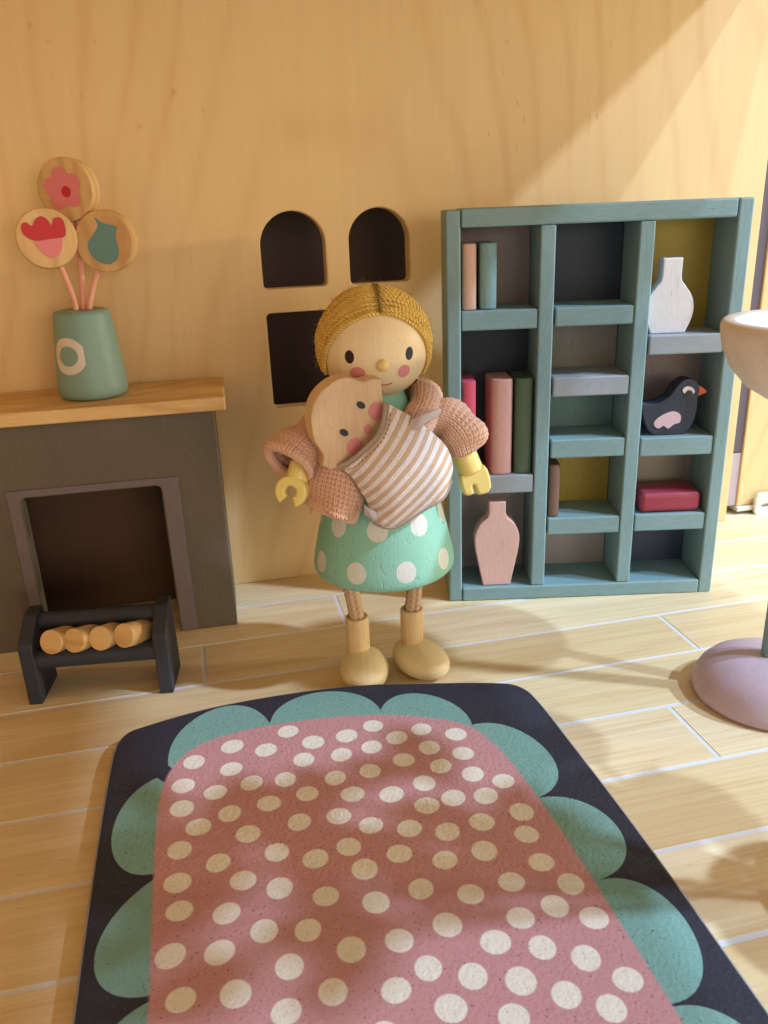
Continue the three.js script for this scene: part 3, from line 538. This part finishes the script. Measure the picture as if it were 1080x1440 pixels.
// pixel on the head -> face coordinates
function facePx(px, py) {
  const o = V(0, 1, 0), d = at(px, py, -1).sub(o).normalize(), oc = o.clone().sub(HC), b = d.dot(oc), q = b * b - (oc.lengthSq() - R0 * R0);
  const p = o.addScaledVector(d, -b - Math.sqrt(Math.max(0, q))).sub(HC); return p.applyQuaternion(head.quaternion.clone().invert()).divideScalar(R0);
}
{
  const e1 = facePx(491.5, 502), e2 = facePx(575.5, 497), c1 = facePx(503, 525), c2 = facePx(568, 522), n = facePx(538, 513), m = facePx(541, 541);
  spot('eye', e1.x, e1.y, 0.075, 0.116, M.black, 1.004); spot('eye', e2.x, e2.y, 0.07, 0.116, M.black, 1.004);
  spot('cheek', c1.x, c1.y, 0.13, 0.12, M.cheek); spot('cheek', c2.x, c2.y, 0.115, 0.125, M.cheek);
  const ng = new THREE.SphereGeometry(0.0115, 28, 20); ng.scale(1, 1, 0.8); const nose = part('nose', ng, plain([236, 206, 132], 0.4), head); nose.position.copy(n.multiplyScalar(R0 * 1.04));
  const mc = []; for (let i = 0; i <= 12; i++) { const t = i / 12 * 2 - 1; mc.push(face(m.x + t * 0.13, m.y - 0.035 * (1 - t * t) + 0.03).multiplyScalar(R0 * 1.0005)); }
  part('mouth', new THREE.TubeGeometry(new THREE.CatmullRomCurve3(mc), 30, 0.0014, 6), M.mouth, head);
}
{ // hair: yarn drawn from the parting down both sides of the head
  const twist = dataTex(64, 64, (u, v, c) => { const k = 0.5 + 0.5 * Math.sin(6.2832 * (u + v * 2)); c[0] = c[1] = c[2] = 60 + 190 * Math.pow(k, 0.7); }, false);
  const tone = dataTex(64, 64, (u, v, c) => { const k = vn(u * 16, v * 8, 16, 8) - 0.5; c[0] = 242 + 12 * k; c[1] = 202 + 20 * k; c[2] = 106 + 20 * k; }, true);
  twist.repeat.set(26, 1);
  const hm = new THREE.MeshPhysicalMaterial({ map: tone, bumpMap: twist, bumpScale: 0.0005, roughness: 1, sheen: 0.5, sheenRoughness: 0.5, sheenColor: new THREE.Color(0.9, 0.75, 0.4) });
  const geos = [], fuzz = [];
  for (const side of [-1, 1]) for (let layer = 0; layer < 2; layer++) {
    const N = layer ? 38 : 37;
    for (let i = 0; i < N; i++) {
      const f = (i + (layer ? 0.5 : 0)) / (N - 1);
      const el = lerp(0.80, 3.2, f) + rr(-0.03, 0.03) * (i ? 1 : 0);                 // along the parting, hairline to nape
      const s = V(side * 0.012, Math.sin(el), Math.cos(el));
      const ang = lerp(0.30, -1.5, Math.pow(f, 0.9)), lowY = lerp(-0.44, -0.30, f);
      const hxy = Math.sqrt(1 - lowY * lowY); const e = V(side * Math.cos(ang) * hxy, lowY, Math.sin(ang) * hxy);
      const mid = V(side * lerp(0.80, 0.85, f), lerp(0.44, 0.5, f), lerp(0.52, -0.55, Math.pow(f, 0.8))).normalize();
      const pts = []; const rad = R0 + 0.0034 + (layer ? -0.0025 : 0);
      const jit = rr(-0.06, 0.06) * (i ? 1 : 0.2), up = layer ? -0.0005 : rr(-0.001, 0.0014);
      for (let k = 0; k <= 16; k++) { const t = k / 16; const p = V(0, 0, 0).addScaledVector(s, (1 - t) * (1 - t)).addScaledVector(mid, 2 * t * (1 - t) * 1.12).addScaledVector(e, t * t).normalize(); p.y += jit * Math.sin(Math.PI * t); p.normalize(); const lift = rad + up + 0.0008 * Math.sin(k * 0.9 + i * 2.3); pts.push(p.multiplyScalar(lift - 0.004 * Math.exp(-((t / 0.06) ** 2)))); }
      geos.push(new THREE.TubeGeometry(new THREE.CatmullRomCurve3(pts), 40, layer ? 0.0046 : rr(0.0034, 0.0045), 9));
      if (!layer) for (let h = 0; h < 7; h++) { const p = pts[Math.floor(rr(1, 16))].clone(), d = p.clone().normalize().multiplyScalar(rr(0.3, 1)).add(V(rr(-1, 1), rr(-1, 1), rr(-1, 1))).normalize(); const a = p.clone().multiplyScalar(1.02), b = a.clone().addScaledVector(d, rr(0.006, 0.02)), m2 = a.clone().lerp(b, 0.5).add(V(rr(-1, 1), rr(-1, 1), rr(-1, 1)).multiplyScalar(0.004)); fuzz.push(new THREE.TubeGeometry(new THREE.CatmullRomCurve3([a, m2, b]), 5, 0.00028, 3)); }
    }
  }
  part('hair', mergeGeometries(geos), hm, head);
  const fz = part('hair_fuzz', mergeGeometries(fuzz), hm, head); fz.userData.kind = 'stuff';
  const seamPts = []; for (let k = 0; k <= 30; k++) { const el = lerp(0.80, 2.6, k / 30); seamPts.push(V(0.004 * Math.sin(k * 1.1), Math.sin(el), Math.cos(el)).multiplyScalar(R0 + 0.0052)); }
  const st = []; for (let k = 0; k < 16; k++) { const el = lerp(0.80, 1.75, k / 16); const w = 0.006; const a = V(-w, Math.sin(el) * (R0 + 0.0075), Math.cos(el) * (R0 + 0.0075)), b = V(w, Math.sin(el + 0.03) * (R0 + 0.0075), Math.cos(el + 0.03) * (R0 + 0.0075)); st.push(new THREE.TubeGeometry(new THREE.LineCurve3(a, b), 2, 0.0009, 5)); }
  st.push(new THREE.TubeGeometry(new THREE.CatmullRomCurve3(seamPts), 60, 0.0016, 6));
  part('parting_stitch', mergeGeometries(st), plain([128, 104, 40], 0.9), head);
}
// cardigan
{
  const wr = (t, th, k) => 0.003 * Math.sin(3 * th + 9 * t + k) + 0.004 * Math.sin(15 * t + 2 * th + k * 2);
  // torso shell, open at the front
  const shell = gridGeo(200, 160, (u, v, q) => { const a = lerp(1.6, 4.75, u), y = lerp(0.40, 0.67, v), r = lerp(0.148, 0.085, v) + 0.0035 * knitHeight(u * 44, v * 30) + 0.003 * Math.sin(a * 7 + v * 5); q.set(Math.sin(a) * r, y, Math.cos(a) * r); });
  const card = part('cardigan', shell, M.knit, doll, 'peach knitted cardigan, open at the front');
  // left sleeve
  part('sleeve', knitTube([L(at(486, 596, -1.575)), L(at(462, 606, -1.56)), L(at(435, 622, -1.54)), L(at(414, 640, -1.515)), L(at(402, 656, -1.5))], (t, th) => lerp(0.041, 0.046, t) + wr(t, th, 1) + (t > 0.86 ? 0.007 * Math.sin((t - 0.86) / 0.14 * Math.PI) : 0), 27, 19, 0.0062), M.knit, card);
  // right sleeve
  part('sleeve', knitTube([L(at(590, 580, -1.575)), L(at(612, 588, -1.555)), L(at(634, 596, -1.54)), L(at(648, 612, -1.53)), L(at(656, 634, -1.525))], (t, th) => lerp(0.035, 0.045, Math.min(1, t * 1.6)) * (t > 0.75 ? lerp(1, 0.72, (t - 0.75) / 0.25) : 1) + wr(t, th, 4), 27, 18, 0.0062), M.knit, card);
  // rolled collar on the right
  part('collar', knitTube([L(at(588, 552, -1.66)), L(at(598, 557, -1.60)), L(at(598, 575, -1.545)), L(at(589, 596, -1.515)), L(at(580, 618, -1.50))], (t, th) => lerp(0.024, 0.03, Math.sin(t * 3)) + wr(t, th, 2) * 0.5, 13, 15, 0.0055), M.knit, card);
  part('collar', knitTube([L(at(500, 545, -1.66)), L(at(490, 560, -1.61)), L(at(492, 585, -1.57))], () => 0.024, 13, 10, 0.0055), M.knit, card);
  // left front panel hanging below the sling
  const z = -1.505;
  const top = curve([L(at(446, 640, z)), L(at(475, 640, z + 0.02)), L(at(512, 655, z + 0.02))]), bot = curve([L(at(432, 703, z)), L(at(462, 720, z + 0.035)), L(at(497, 732, z + 0.015))]);
  const lef = curve([L(at(446, 640, z)), L(at(433, 672, z)), L(at(432, 703, z))]), rig = curve([L(at(512, 655, z + 0.02)), L(at(509, 695, z + 0.025)), L(at(497, 732, z + 0.015))]);
  const front = gridGeo(150, 150, (u, v, q) => { coons(top, bot, lef, rig, u, v, q); const k = Math.sin(Math.PI * u) * 0.022 + 0.006 * Math.sin(7 * u + 3 * v); q.z += k + 0.0055 * knitHeight(u * 12, v * 12) + (v > 0.9 ? 0.006 * Math.sin((v - 0.9) * 31.4) : 0); });
  part('front_flap', front, M.knit, card);
  const backp = gridGeo(30, 30, (u, v, q) => { coons(top, bot, lef, rig, 1 - u, v, q); q.z += Math.sin(Math.PI * u) * 0.012 - 0.006; });
  part('flap_lining', backp, M.knit, card);
  const hem = [L(at(432, 703, z)), L(at(446, 713, z + 0.028)), L(at(462, 720, z + 0.047)), L(at(480, 727, z + 0.042)), L(at(497, 732, z + 0.016))];
  part('hem', knitTube(hem, () => 0.006, 6, 16, 0.003), M.knit, card);
  part('hem', knitTube([L(at(512, 655, z + 0.02)), L(at(510, 680, z + 0.026)), L(at(506, 706, z + 0.026)), L(at(497, 732, z + 0.016))], () => 0.005, 6, 16, 0.003), M.knit, card);
}
// hands
{
  const cSh = new THREE.Shape(); // C-shaped gripping hand
  cSh.absarc(0, 0, 0.0295, -1.05, 4.1, false); cSh.lineTo(-0.008, -0.012); cSh.absarc(0, 0, 0.0125, 4.0, -0.9, true); cSh.closePath();
  const g = new THREE.ExtrudeGeometry(cSh, { depth: 0.022, bevelEnabled: true, bevelThickness: 0.006, bevelSize: 0.006, bevelOffset: -0.004, bevelSegments: 5, curveSegments: 24 }).translate(0, 0, -0.011);
  const h = part('hand', g, M.hand, doll); h.position.copy(L(at(411, 690, -1.49))); h.rotation.set(-0.2, -0.35, -0.25, 'YXZ');
  const a = L(at(424, 650, -1.505)), b = L(at(417, 676, -1.493));
  const wrist = (a, b, r) => { const g = lathe([[0, 0], [r * 0.95, 0], [r, 0.004], [r, a.distanceTo(b) - 0.004], [r * 0.9, a.distanceTo(b)], [0, a.distanceTo(b)]], 32); const m = part('wrist', g, M.hand, doll); m.position.copy(a); m.quaternion.setFromUnitVectors(V(0, 1, 0), b.clone().sub(a).normalize()); return m; };
  wrist(a, b, 0.0215);
  const c = L(at(648, 628, -1.525)), d = L(at(663, 664, -1.515)); wrist(c, d, 0.026);
  // right hand: mitten block with a thumb notch and finger ends
  const ax = d.clone().sub(c).normalize();
  const sh = new THREE.Shape(); sh.moveTo(-0.029, 0); sh.lineTo(0.029, 0); sh.lineTo(0.034, 0.016); sh.lineTo(0.036, 0.04); sh.quadraticCurveTo(0.034, 0.049, 0.024, 0.05); sh.lineTo(0.016, 0.05); sh.lineTo(0.0135, 0.034); sh.quadraticCurveTo(0.0095, 0.027, 0.006, 0.034); sh.lineTo(0.006, 0.057); sh.quadraticCurveTo(-0.006, 0.062, -0.016, 0.06); sh.lineTo(-0.026, 0.052); sh.lineTo(-0.032, 0.03); sh.lineTo(-0.033, 0.012); sh.closePath();
  const hg = new THREE.ExtrudeGeometry(sh, { depth: 0.026, bevelEnabled: true, bevelThickness: 0.007, bevelSize: 0.006, bevelOffset: -0.005, bevelSegments: 5, curveSegments: 10 }).translate(0, 0, -0.013);
  const rh = part('hand', hg, M.hand, doll); rh.position.copy(d).addScaledVector(ax, -0.006); hg.scale(0.9, 0.9, 0.95);
  const zAxis = V(-0.15, 0.25, 1).addScaledVector(ax, -V(-0.15, 0.25, 1).dot(ax)).normalize(), xAxis = ax.clone().cross(zAxis).normalize();
  rh.quaternion.setFromRotationMatrix(new THREE.Matrix4().makeBasis(xAxis, ax, zAxis));
}

// ------------------------------------------------------------------ the baby and its sling
{
  const zB = -1.455, o = at(480, 600, zB);
  const b = thing('wooden_baby', 'flat wooden baby doll with pink cheeks, tucked into the striped sling', 'doll', [o.x, o.y, o.z], 0.14);
  const inv = b.quaternion.clone().invert();
  const n = V(0, 0, 1).applyQuaternion(b.quaternion);
  const onB = (px, py) => { const org = V(0, 1, 0), d = at(px, py, -1).sub(org); const t = o.clone().sub(org).dot(n) / d.dot(n); const p = org.addScaledVector(d, t).sub(o).applyQuaternion(inv); return [p.x, p.y]; };
  const Z = (x, y) => onB(420 + x * 0.2222, 510 + y * 0.2222);
  const headPts = [[525, 104], [470, 104], [405, 120], [350, 103], [295, 95], [215, 125], [135, 195], [95, 265], [80, 345], [84, 420], [104, 500], [142, 560], [160, 600], [150, 655]].map(([x, y]) => Z(x, y));
  const lower = [[205, 678], [265, 660], [330, 622], [420, 700], [520, 760], [640, 790], [720, 740], [740, 640], [700, 520], [620, 400], [555, 300], [540, 250], [528, 180]].map(([x, y]) => Z(x, y));
  const sp = (pts, n) => new THREE.CatmullRomCurve3(pts.map(([x, y]) => V(x, y, 0)), false, 'centripetal').getPoints(n).map((p) => [p.x, p.y]);
  const sh = discShape([...sp(headPts, 70), ...sp(lower, 50)]);
  const bw = woodMat({ w: 512, h: 512, base: [228, 196, 158], dark: [150, 112, 82], rings: 3, wave: 3, ringAmt: 0.08, fibreAmt: 0.2, broadAmt: 0.2, poreAmt: 1.0, pore: 0.93, rough: 0.55, rep: [3, 1.6], bump: 0.0001 });
  const g = new THREE.ExtrudeGeometry(sh, { depth: 0.038, bevelEnabled: true, bevelThickness: 0.004, bevelSize: 0.004, bevelOffset: -0.004, bevelSegments: 4 }).translate(0, 0, -0.042);
  grainUV(g, 'y'); part('body', g, bw, b);
  const el = (name, px, py, rx, ry, rot, mat, lift) => { const [x, y] = Z(px, py); part(name, flat(new THREE.Shape().absellipse(x, y, rx, ry, 0, Math.PI * 2, false, rot), 0.001).translate(0, 0, lift), mat, b); };
  el('eye', 393, 268, 0.0092, 0.0062, -0.62, M.black, 0.0004); el('eye', 286, 442, 0.0092, 0.0062, -0.55, M.black, 0.0004);
  el('cheek', 492, 308, 0.0158, 0.0172, 0.2, M.cheek, 0.0002); el('cheek', 357, 533, 0.0162, 0.017, 0.2, M.cheek, 0.0002); el('nose', 438, 422, 0.0082, 0.0098, 0.2, M.cheek, 0.0002);
}
{
  const o = at(560, 660, -1.44);
  const s = thing('baby_sling', 'beige and white striped fabric baby sling on the doll\'s front', 'baby sling', [o.x, o.y, o.z]);
  const Q = (px, py, z) => at(px, py, z).sub(o);
  const top = curve([Q(479, 657, -1.445), Q(494, 648, -1.44), Q(514, 630, -1.435), Q(531, 612, -1.435), Q(540, 592, -1.44), Q(544, 567, -1.45)]);
  const bot = curve([Q(524, 734, -1.45), Q(541, 741, -1.44), Q(556, 741, -1.437), Q(598, 716, -1.437), Q(624, 699, -1.455), Q(634, 676, -1.475)]);
  const lef = curve([Q(479, 657, -1.445), Q(497, 674, -1.445), Q(508, 692, -1.445), Q(519, 712, -1.45), Q(524, 734, -1.45)]);
  const rig = curve([Q(544, 567, -1.45), Q(557, 574, -1.455), Q(580, 587, -1.465), Q(606, 606, -1.475), Q(630, 632, -1.482), Q(637, 656, -1.48), Q(634, 676, -1.475)]);
  const fabric = dataTex(512, 1024, (u, v, c) => {
    const st = v * 12.2 + 0.12 + 0.05 * (vn(u * 9, v * 40, 9, 40) - 0.5), f = st - Math.floor(st); const rib = 0.5 + 0.5 * Math.sin(6.2832 * u * 92);
    const k = sstep(0.40, 0.48, f) * (1 - sstep(0.92, 1.0, f)), w = 0.97 + 0.03 * rib + 0.12 * (vn(u * 120, v * 300, 120, 250) - 0.5);
    c[0] = lerp(236, 206, k) * w; c[1] = lerp(224, 178, k) * w; c[2] = lerp(226, 152, k) * w;
  }, true);
  const ribs = dataTex(512, 512, (u, v, c) => { c[0] = c[1] = c[2] = 90 + 110 * (0.5 + 0.5 * Math.sin(6.2832 * u * 92)) + 60 * (vn(u * 130, v * 160, 130, 160) - 0.5); }, false);
  for (const t of [fabric]) { t.wrapS = t.wrapT = THREE.ClampToEdgeWrapping; }
  const fm = new THREE.MeshPhysicalMaterial({ map: fabric, bumpMap: ribs, bumpScale: 0.0001, roughness: 1, sheen: 0.3, sheenRoughness: 0.6, sheenColor: new THREE.Color(1, 0.95, 0.9) });
  const bulge = (u, v) => 0.025 * Math.pow(Math.max(0, Math.sin(Math.PI * Math.min(1, Math.max(0, u)))), 0.8) * Math.pow(Math.max(0, Math.sin(Math.PI * clamp(0.06 + v * 0.94))), 0.7) + 0.0022 * Math.sin(9 * v + 4 * u) * Math.sin(Math.PI * u) + 0.003 * Math.exp(-((u - 0.12) ** 2) / 0.01) * Math.sin(22 * v);
  const g = gridGeo(120, 120, (u, v, q) => { coons(top, bot, lef, rig, u, v, q); q.z += bulge(u, v); });
  { // the cloth is cut on the straight: stripes follow the rim and fan a little with the stretch
    const p = g.attributes.position, uv = g.attributes.uv, r0 = Q(510, 612, -1.44);
    for (let i = 0; i < p.count; i++) { const x = p.getX(i) - r0.x, y = p.getY(i) - r0.y, d = 0.80 * x - 0.60 * y, a = 0.60 * x + 0.80 * y; uv.setXY(i, 0.5 + a * 2.6, 0.02 + (d - 1.3 * d * a - 0.9 * Math.max(0, d) * Math.max(0, d) * 0.3) * 4.35); }
  }
  part('pouch', g, fm, s);
  const gb = gridGeo(40, 40, (u, v, q) => { coons(top, bot, lef, rig, 1 - u, v, q); q.z += bulge(1 - u, v) - 0.008 - 0.02 * Math.sin(Math.PI * u) * v; });
  part('pouch_lining', gb, fm, s);
  // rolled rim and stitching
  const rimPts = []; for (let i = 0; i <= 24; i++) { const u = i / 24, q = V(0, 0, 0); coons(top, bot, lef, rig, u, 0, q); q.z += bulge(u, 0) - 0.003; rimPts.push(q.clone()); }
  const rimMap = dataTex(256, 64, (u, v, c) => { const k = 0.93 + 0.07 * Math.sin(6.2832 * u * 50) + 0.1 * (vn(u * 100, v * 10, 100, 10) - 0.5), w = Math.abs(v - 0.5) < 0.22 ? 1 : 0; c[0] = lerp(222, 200, w) * k; c[1] = lerp(204, 174, w) * k; c[2] = lerp(198, 152, w) * k; }, true);
  part('rim', new THREE.TubeGeometry(new THREE.CatmullRomCurve3(rimPts), 60, 0.0062, 12), new THREE.MeshStandardMaterial({ map: rimMap, bumpMap: ribs, bumpScale: 0.0003, roughness: 1 }), s);
  const stg = []; for (let i = 1; i < 17; i++) { const a = V(0, 0, 0), b = V(0, 0, 0), u0 = i / 18; coons(top, bot, lef, rig, u0, 0.075, a); coons(top, bot, lef, rig, u0 + 0.034, 0.07, b); a.z += bulge(u0, 0.075) + 0.0008; b.z += bulge(u0 + 0.034, 0.07) + 0.0008; stg.push(new THREE.TubeGeometry(new THREE.LineCurve3(a, b), 2, 0.0011, 5)); }
  part('stitching', mergeGeometries(stg), plain([168, 132, 104], 0.95), s);
  const hemPts = []; for (let i = 0; i <= 24; i++) { const q = bot.getPoint(i / 24); q.z += bulge(i / 24, 1) + 0.001; hemPts.push(q); }
  part('hem', new THREE.TubeGeometry(new THREE.CatmullRomCurve3(hemPts), 60, 0.0036, 10), new THREE.MeshStandardMaterial({ map: rimMap, bumpMap: ribs, bumpScale: 0.0004, roughness: 1 }), s);
  // strap over the sleeve
  const sp = curve([Q(574, 600, -1.455), Q(590, 592, -1.448), Q(604, 585, -1.472), Q(616, 580, -1.51), Q(630, 574, -1.57)]);
  const strap = gridGeo(60, 8, (u, v, q) => { const p = sp.getPoint(u); const w = lerp(0.016, 0.0085, Math.min(1, u * 1.6)); q.copy(p); q.x -= (v - 0.5) * w * 0.55; q.y -= (v - 0.5) * w * 1.8; q.z += 0.003 * Math.sin(Math.PI * v) + 0.004; });
  const sm = fm.clone(); sm.map = null; sm.color = new THREE.Color('rgb(214,198,192)'); sm.side = THREE.DoubleSide;
  part('strap', strap, sm, s);
  const sp2 = curve([Q(512, 716, -1.44), Q(520, 722, -1.435), Q(530, 727, -1.435)]);
  part('strap', gridGeo(20, 6, (u, v, q) => { q.copy(sp2.getPoint(u)); q.y -= (v - 0.5) * 0.02; q.z += 0.002 * Math.sin(Math.PI * v); }), sm, s);
}

// ------------------------------------------------------------------ made-up plant out of frame, added so its leaves dapple the mat
{
  const p = thing('shade_plant', 'added unseen leafy plant in a clay pot, shading the mat from the right', 'plant', [1.0, 0.0005, -0.66]);
  part('pot', lathe([[0, 0], [0.09, 0], [0.1, 0.01], [0.13, 0.17], [0.142, 0.172], [0.144, 0.21], [0.128, 0.212], [0.122, 0.16], [0, 0.155]], 40), plain([176, 104, 74], 0.8), p);
  const st = [], lf = [];
  const spots = []; for (let i = 0; i < 12; i++) { const a = i * 2.4, q = Math.sqrt((i + 0.5) / 12), A = 0.46 * q * Math.cos(a), B = 0.19 * q * Math.sin(a); spots.push([A * 0.93 + B * 0.36, Math.max(-0.12, A * 0.36 - B * 0.93)]); }
  spots.push([-0.03, 0.24]);
  for (let i = 0; i < spots.length; i++) {
    const a = i * 2.4, [ex, ez] = spots[i], Y = rr(0.82, 0.98); const c = new THREE.CatmullRomCurve3([V(0.03 * Math.cos(a), 0.15, 0.03 * Math.sin(a)), V(ex * 0.4, Y * 0.6, ez * 0.4), V(ex, Y, ez)]);
    st.push(new THREE.TubeGeometry(c, 12, 0.007, 6));
    for (let k = 0; k < 3; k++) {
      const b = c.getPoint(0.84 + k * 0.08), l = rr(0.11, 0.18), w = l * 0.62; const sh = new THREE.Shape(); sh.moveTo(0, 0); sh.quadraticCurveTo(w, l * 0.45, 0, l); sh.quadraticCurveTo(-w, l * 0.45, 0, 0);
      const g = new THREE.ExtrudeGeometry(sh, { depth: 0.003, bevelEnabled: false, curveSegments: 8 }); g.rotateX(rr(-1.7, -0.9)); g.rotateY(k * 1.6 + rr(-0.6, 0.6)); g.translate(b.x, b.y, b.z);
      const q = g.attributes.position; let seen = false; for (let n = 0; n < q.count; n++) { const w = V(q.getX(n), q.getY(n), q.getZ(n)).add(p.position).multiplyScalar(S).project(camera); if (w.z < 1 && Math.abs(w.x) < 1.12) seen = true; }
      if (!seen) lf.push(g); // leaves in view are dropped; the added plant only casts shade
    }
  }
  part('stem', mergeGeometries(st), plain([92, 112, 62], 0.8), p);
  const fm = new THREE.MeshStandardMaterial({ color: new THREE.Color('rgb(74,112,62)'), roughness: 0.6 });
  for (const g of lf) part('leaf', g, fm, p);
}

// ------------------------------------------------------------------ the shop's lamps, then the added fill panel
for (const q of LAMPS) {
  const dir = V(...q.d).normalize(), pos = LAMP_AIM.clone().addScaledVector(dir, -18);
  const t = thing('spot_lamp', q.label, 'lamp', [pos.x, pos.y, pos.z]); t.quaternion.setFromUnitVectors(V(0, -1, 0), dir);
  part('housing', lathe([[0, 1.0], [0.32, 0.98], [0.4, 0.9], [0.42, 0.02], [0.4, 0], [0.385, 0.02], [0.385, 0.06], [0, 0.07]], 40), plain([30, 30, 32], 0.5), t);
  const em = new THREE.MeshStandardMaterial({ color: 0x111111, emissive: new THREE.Color().setRGB(...q.c), emissiveIntensity: 2 });
  part('glowing_face', new THREE.CylinderGeometry(0.16, 0.16, 0.015, 32).translate(0, 0.08, 0), em, t);
  const l = new THREE.SpotLight(new THREE.Color().setRGB(...q.c), q.i, 0, 0.32, 0.4, 2);
  l.position.copy(pos).addScaledVector(dir, 0.02).multiplyScalar(S); l.target.position.copy(LAMP_AIM).multiplyScalar(S);
  l.castShadow = true; l.shadow.radius = q.r; l.shadow.mapSize.set(2048, 2048); l.shadow.camera.near = 0.2; l.shadow.camera.far = 6; l.shadow.bias = -0.0005;
  scene.add(l, l.target);
}

{  // invented fixture carrying the frontal fill light
  const pos = V(...FILL_PANEL.at), t = thing('fill_panel', 'broad warm fill panel, added unseen in front of the toy room', 'lamp', FILL_PANEL.at);
  const m = new THREE.Matrix4().lookAt(LAMP_AIM, pos, V(0, 1, 0)); t.quaternion.setFromRotationMatrix(m); // +z looks at the room
  part('housing', new RoundedBoxGeometry(FILL_PANEL.size[0] + 0.4, FILL_PANEL.size[1] + 0.4, 0.4, 3, 0.08).translate(0, 0, -0.22), plain([60, 58, 56], 0.6), t);
  part('diffuser', new THREE.BoxGeometry(FILL_PANEL.size[0], FILL_PANEL.size[1], 0.02).translate(0, 0, 0.0), new THREE.MeshStandardMaterial({ color: 0x222222, emissive: new THREE.Color().setRGB(...FILL_PANEL.c), emissiveIntensity: 0.6 }), t);
  const l = new THREE.RectAreaLight(new THREE.Color().setRGB(...FILL_PANEL.c), FILL_PANEL.radiance, FILL_PANEL.size[0] * S, FILL_PANEL.size[1] * S);
  const dir = LAMP_AIM.clone().sub(pos).normalize();
  l.position.copy(pos).addScaledVector(dir, 0.05).multiplyScalar(S); l.lookAt(LAMP_AIM.clone().multiplyScalar(S)); scene.add(l);
}

// ------------------------------------------------------------------ real size: 12 cm per unit
{
  const done = new Set();
  scene.traverse((o) => {
    if (o.isMesh) { if (!done.has(o.geometry)) { done.add(o.geometry); o.geometry.scale(S, S, S); } o.position.multiplyScalar(S); }
    else if (o.isGroup) o.position.multiplyScalar(S);
  });
}
camera.focus = 0.197; camera.userData.fStop = 45; camera.near = 0.005; camera.far = 12; camera.updateProjectionMatrix();
renderer.render(scene, camera);
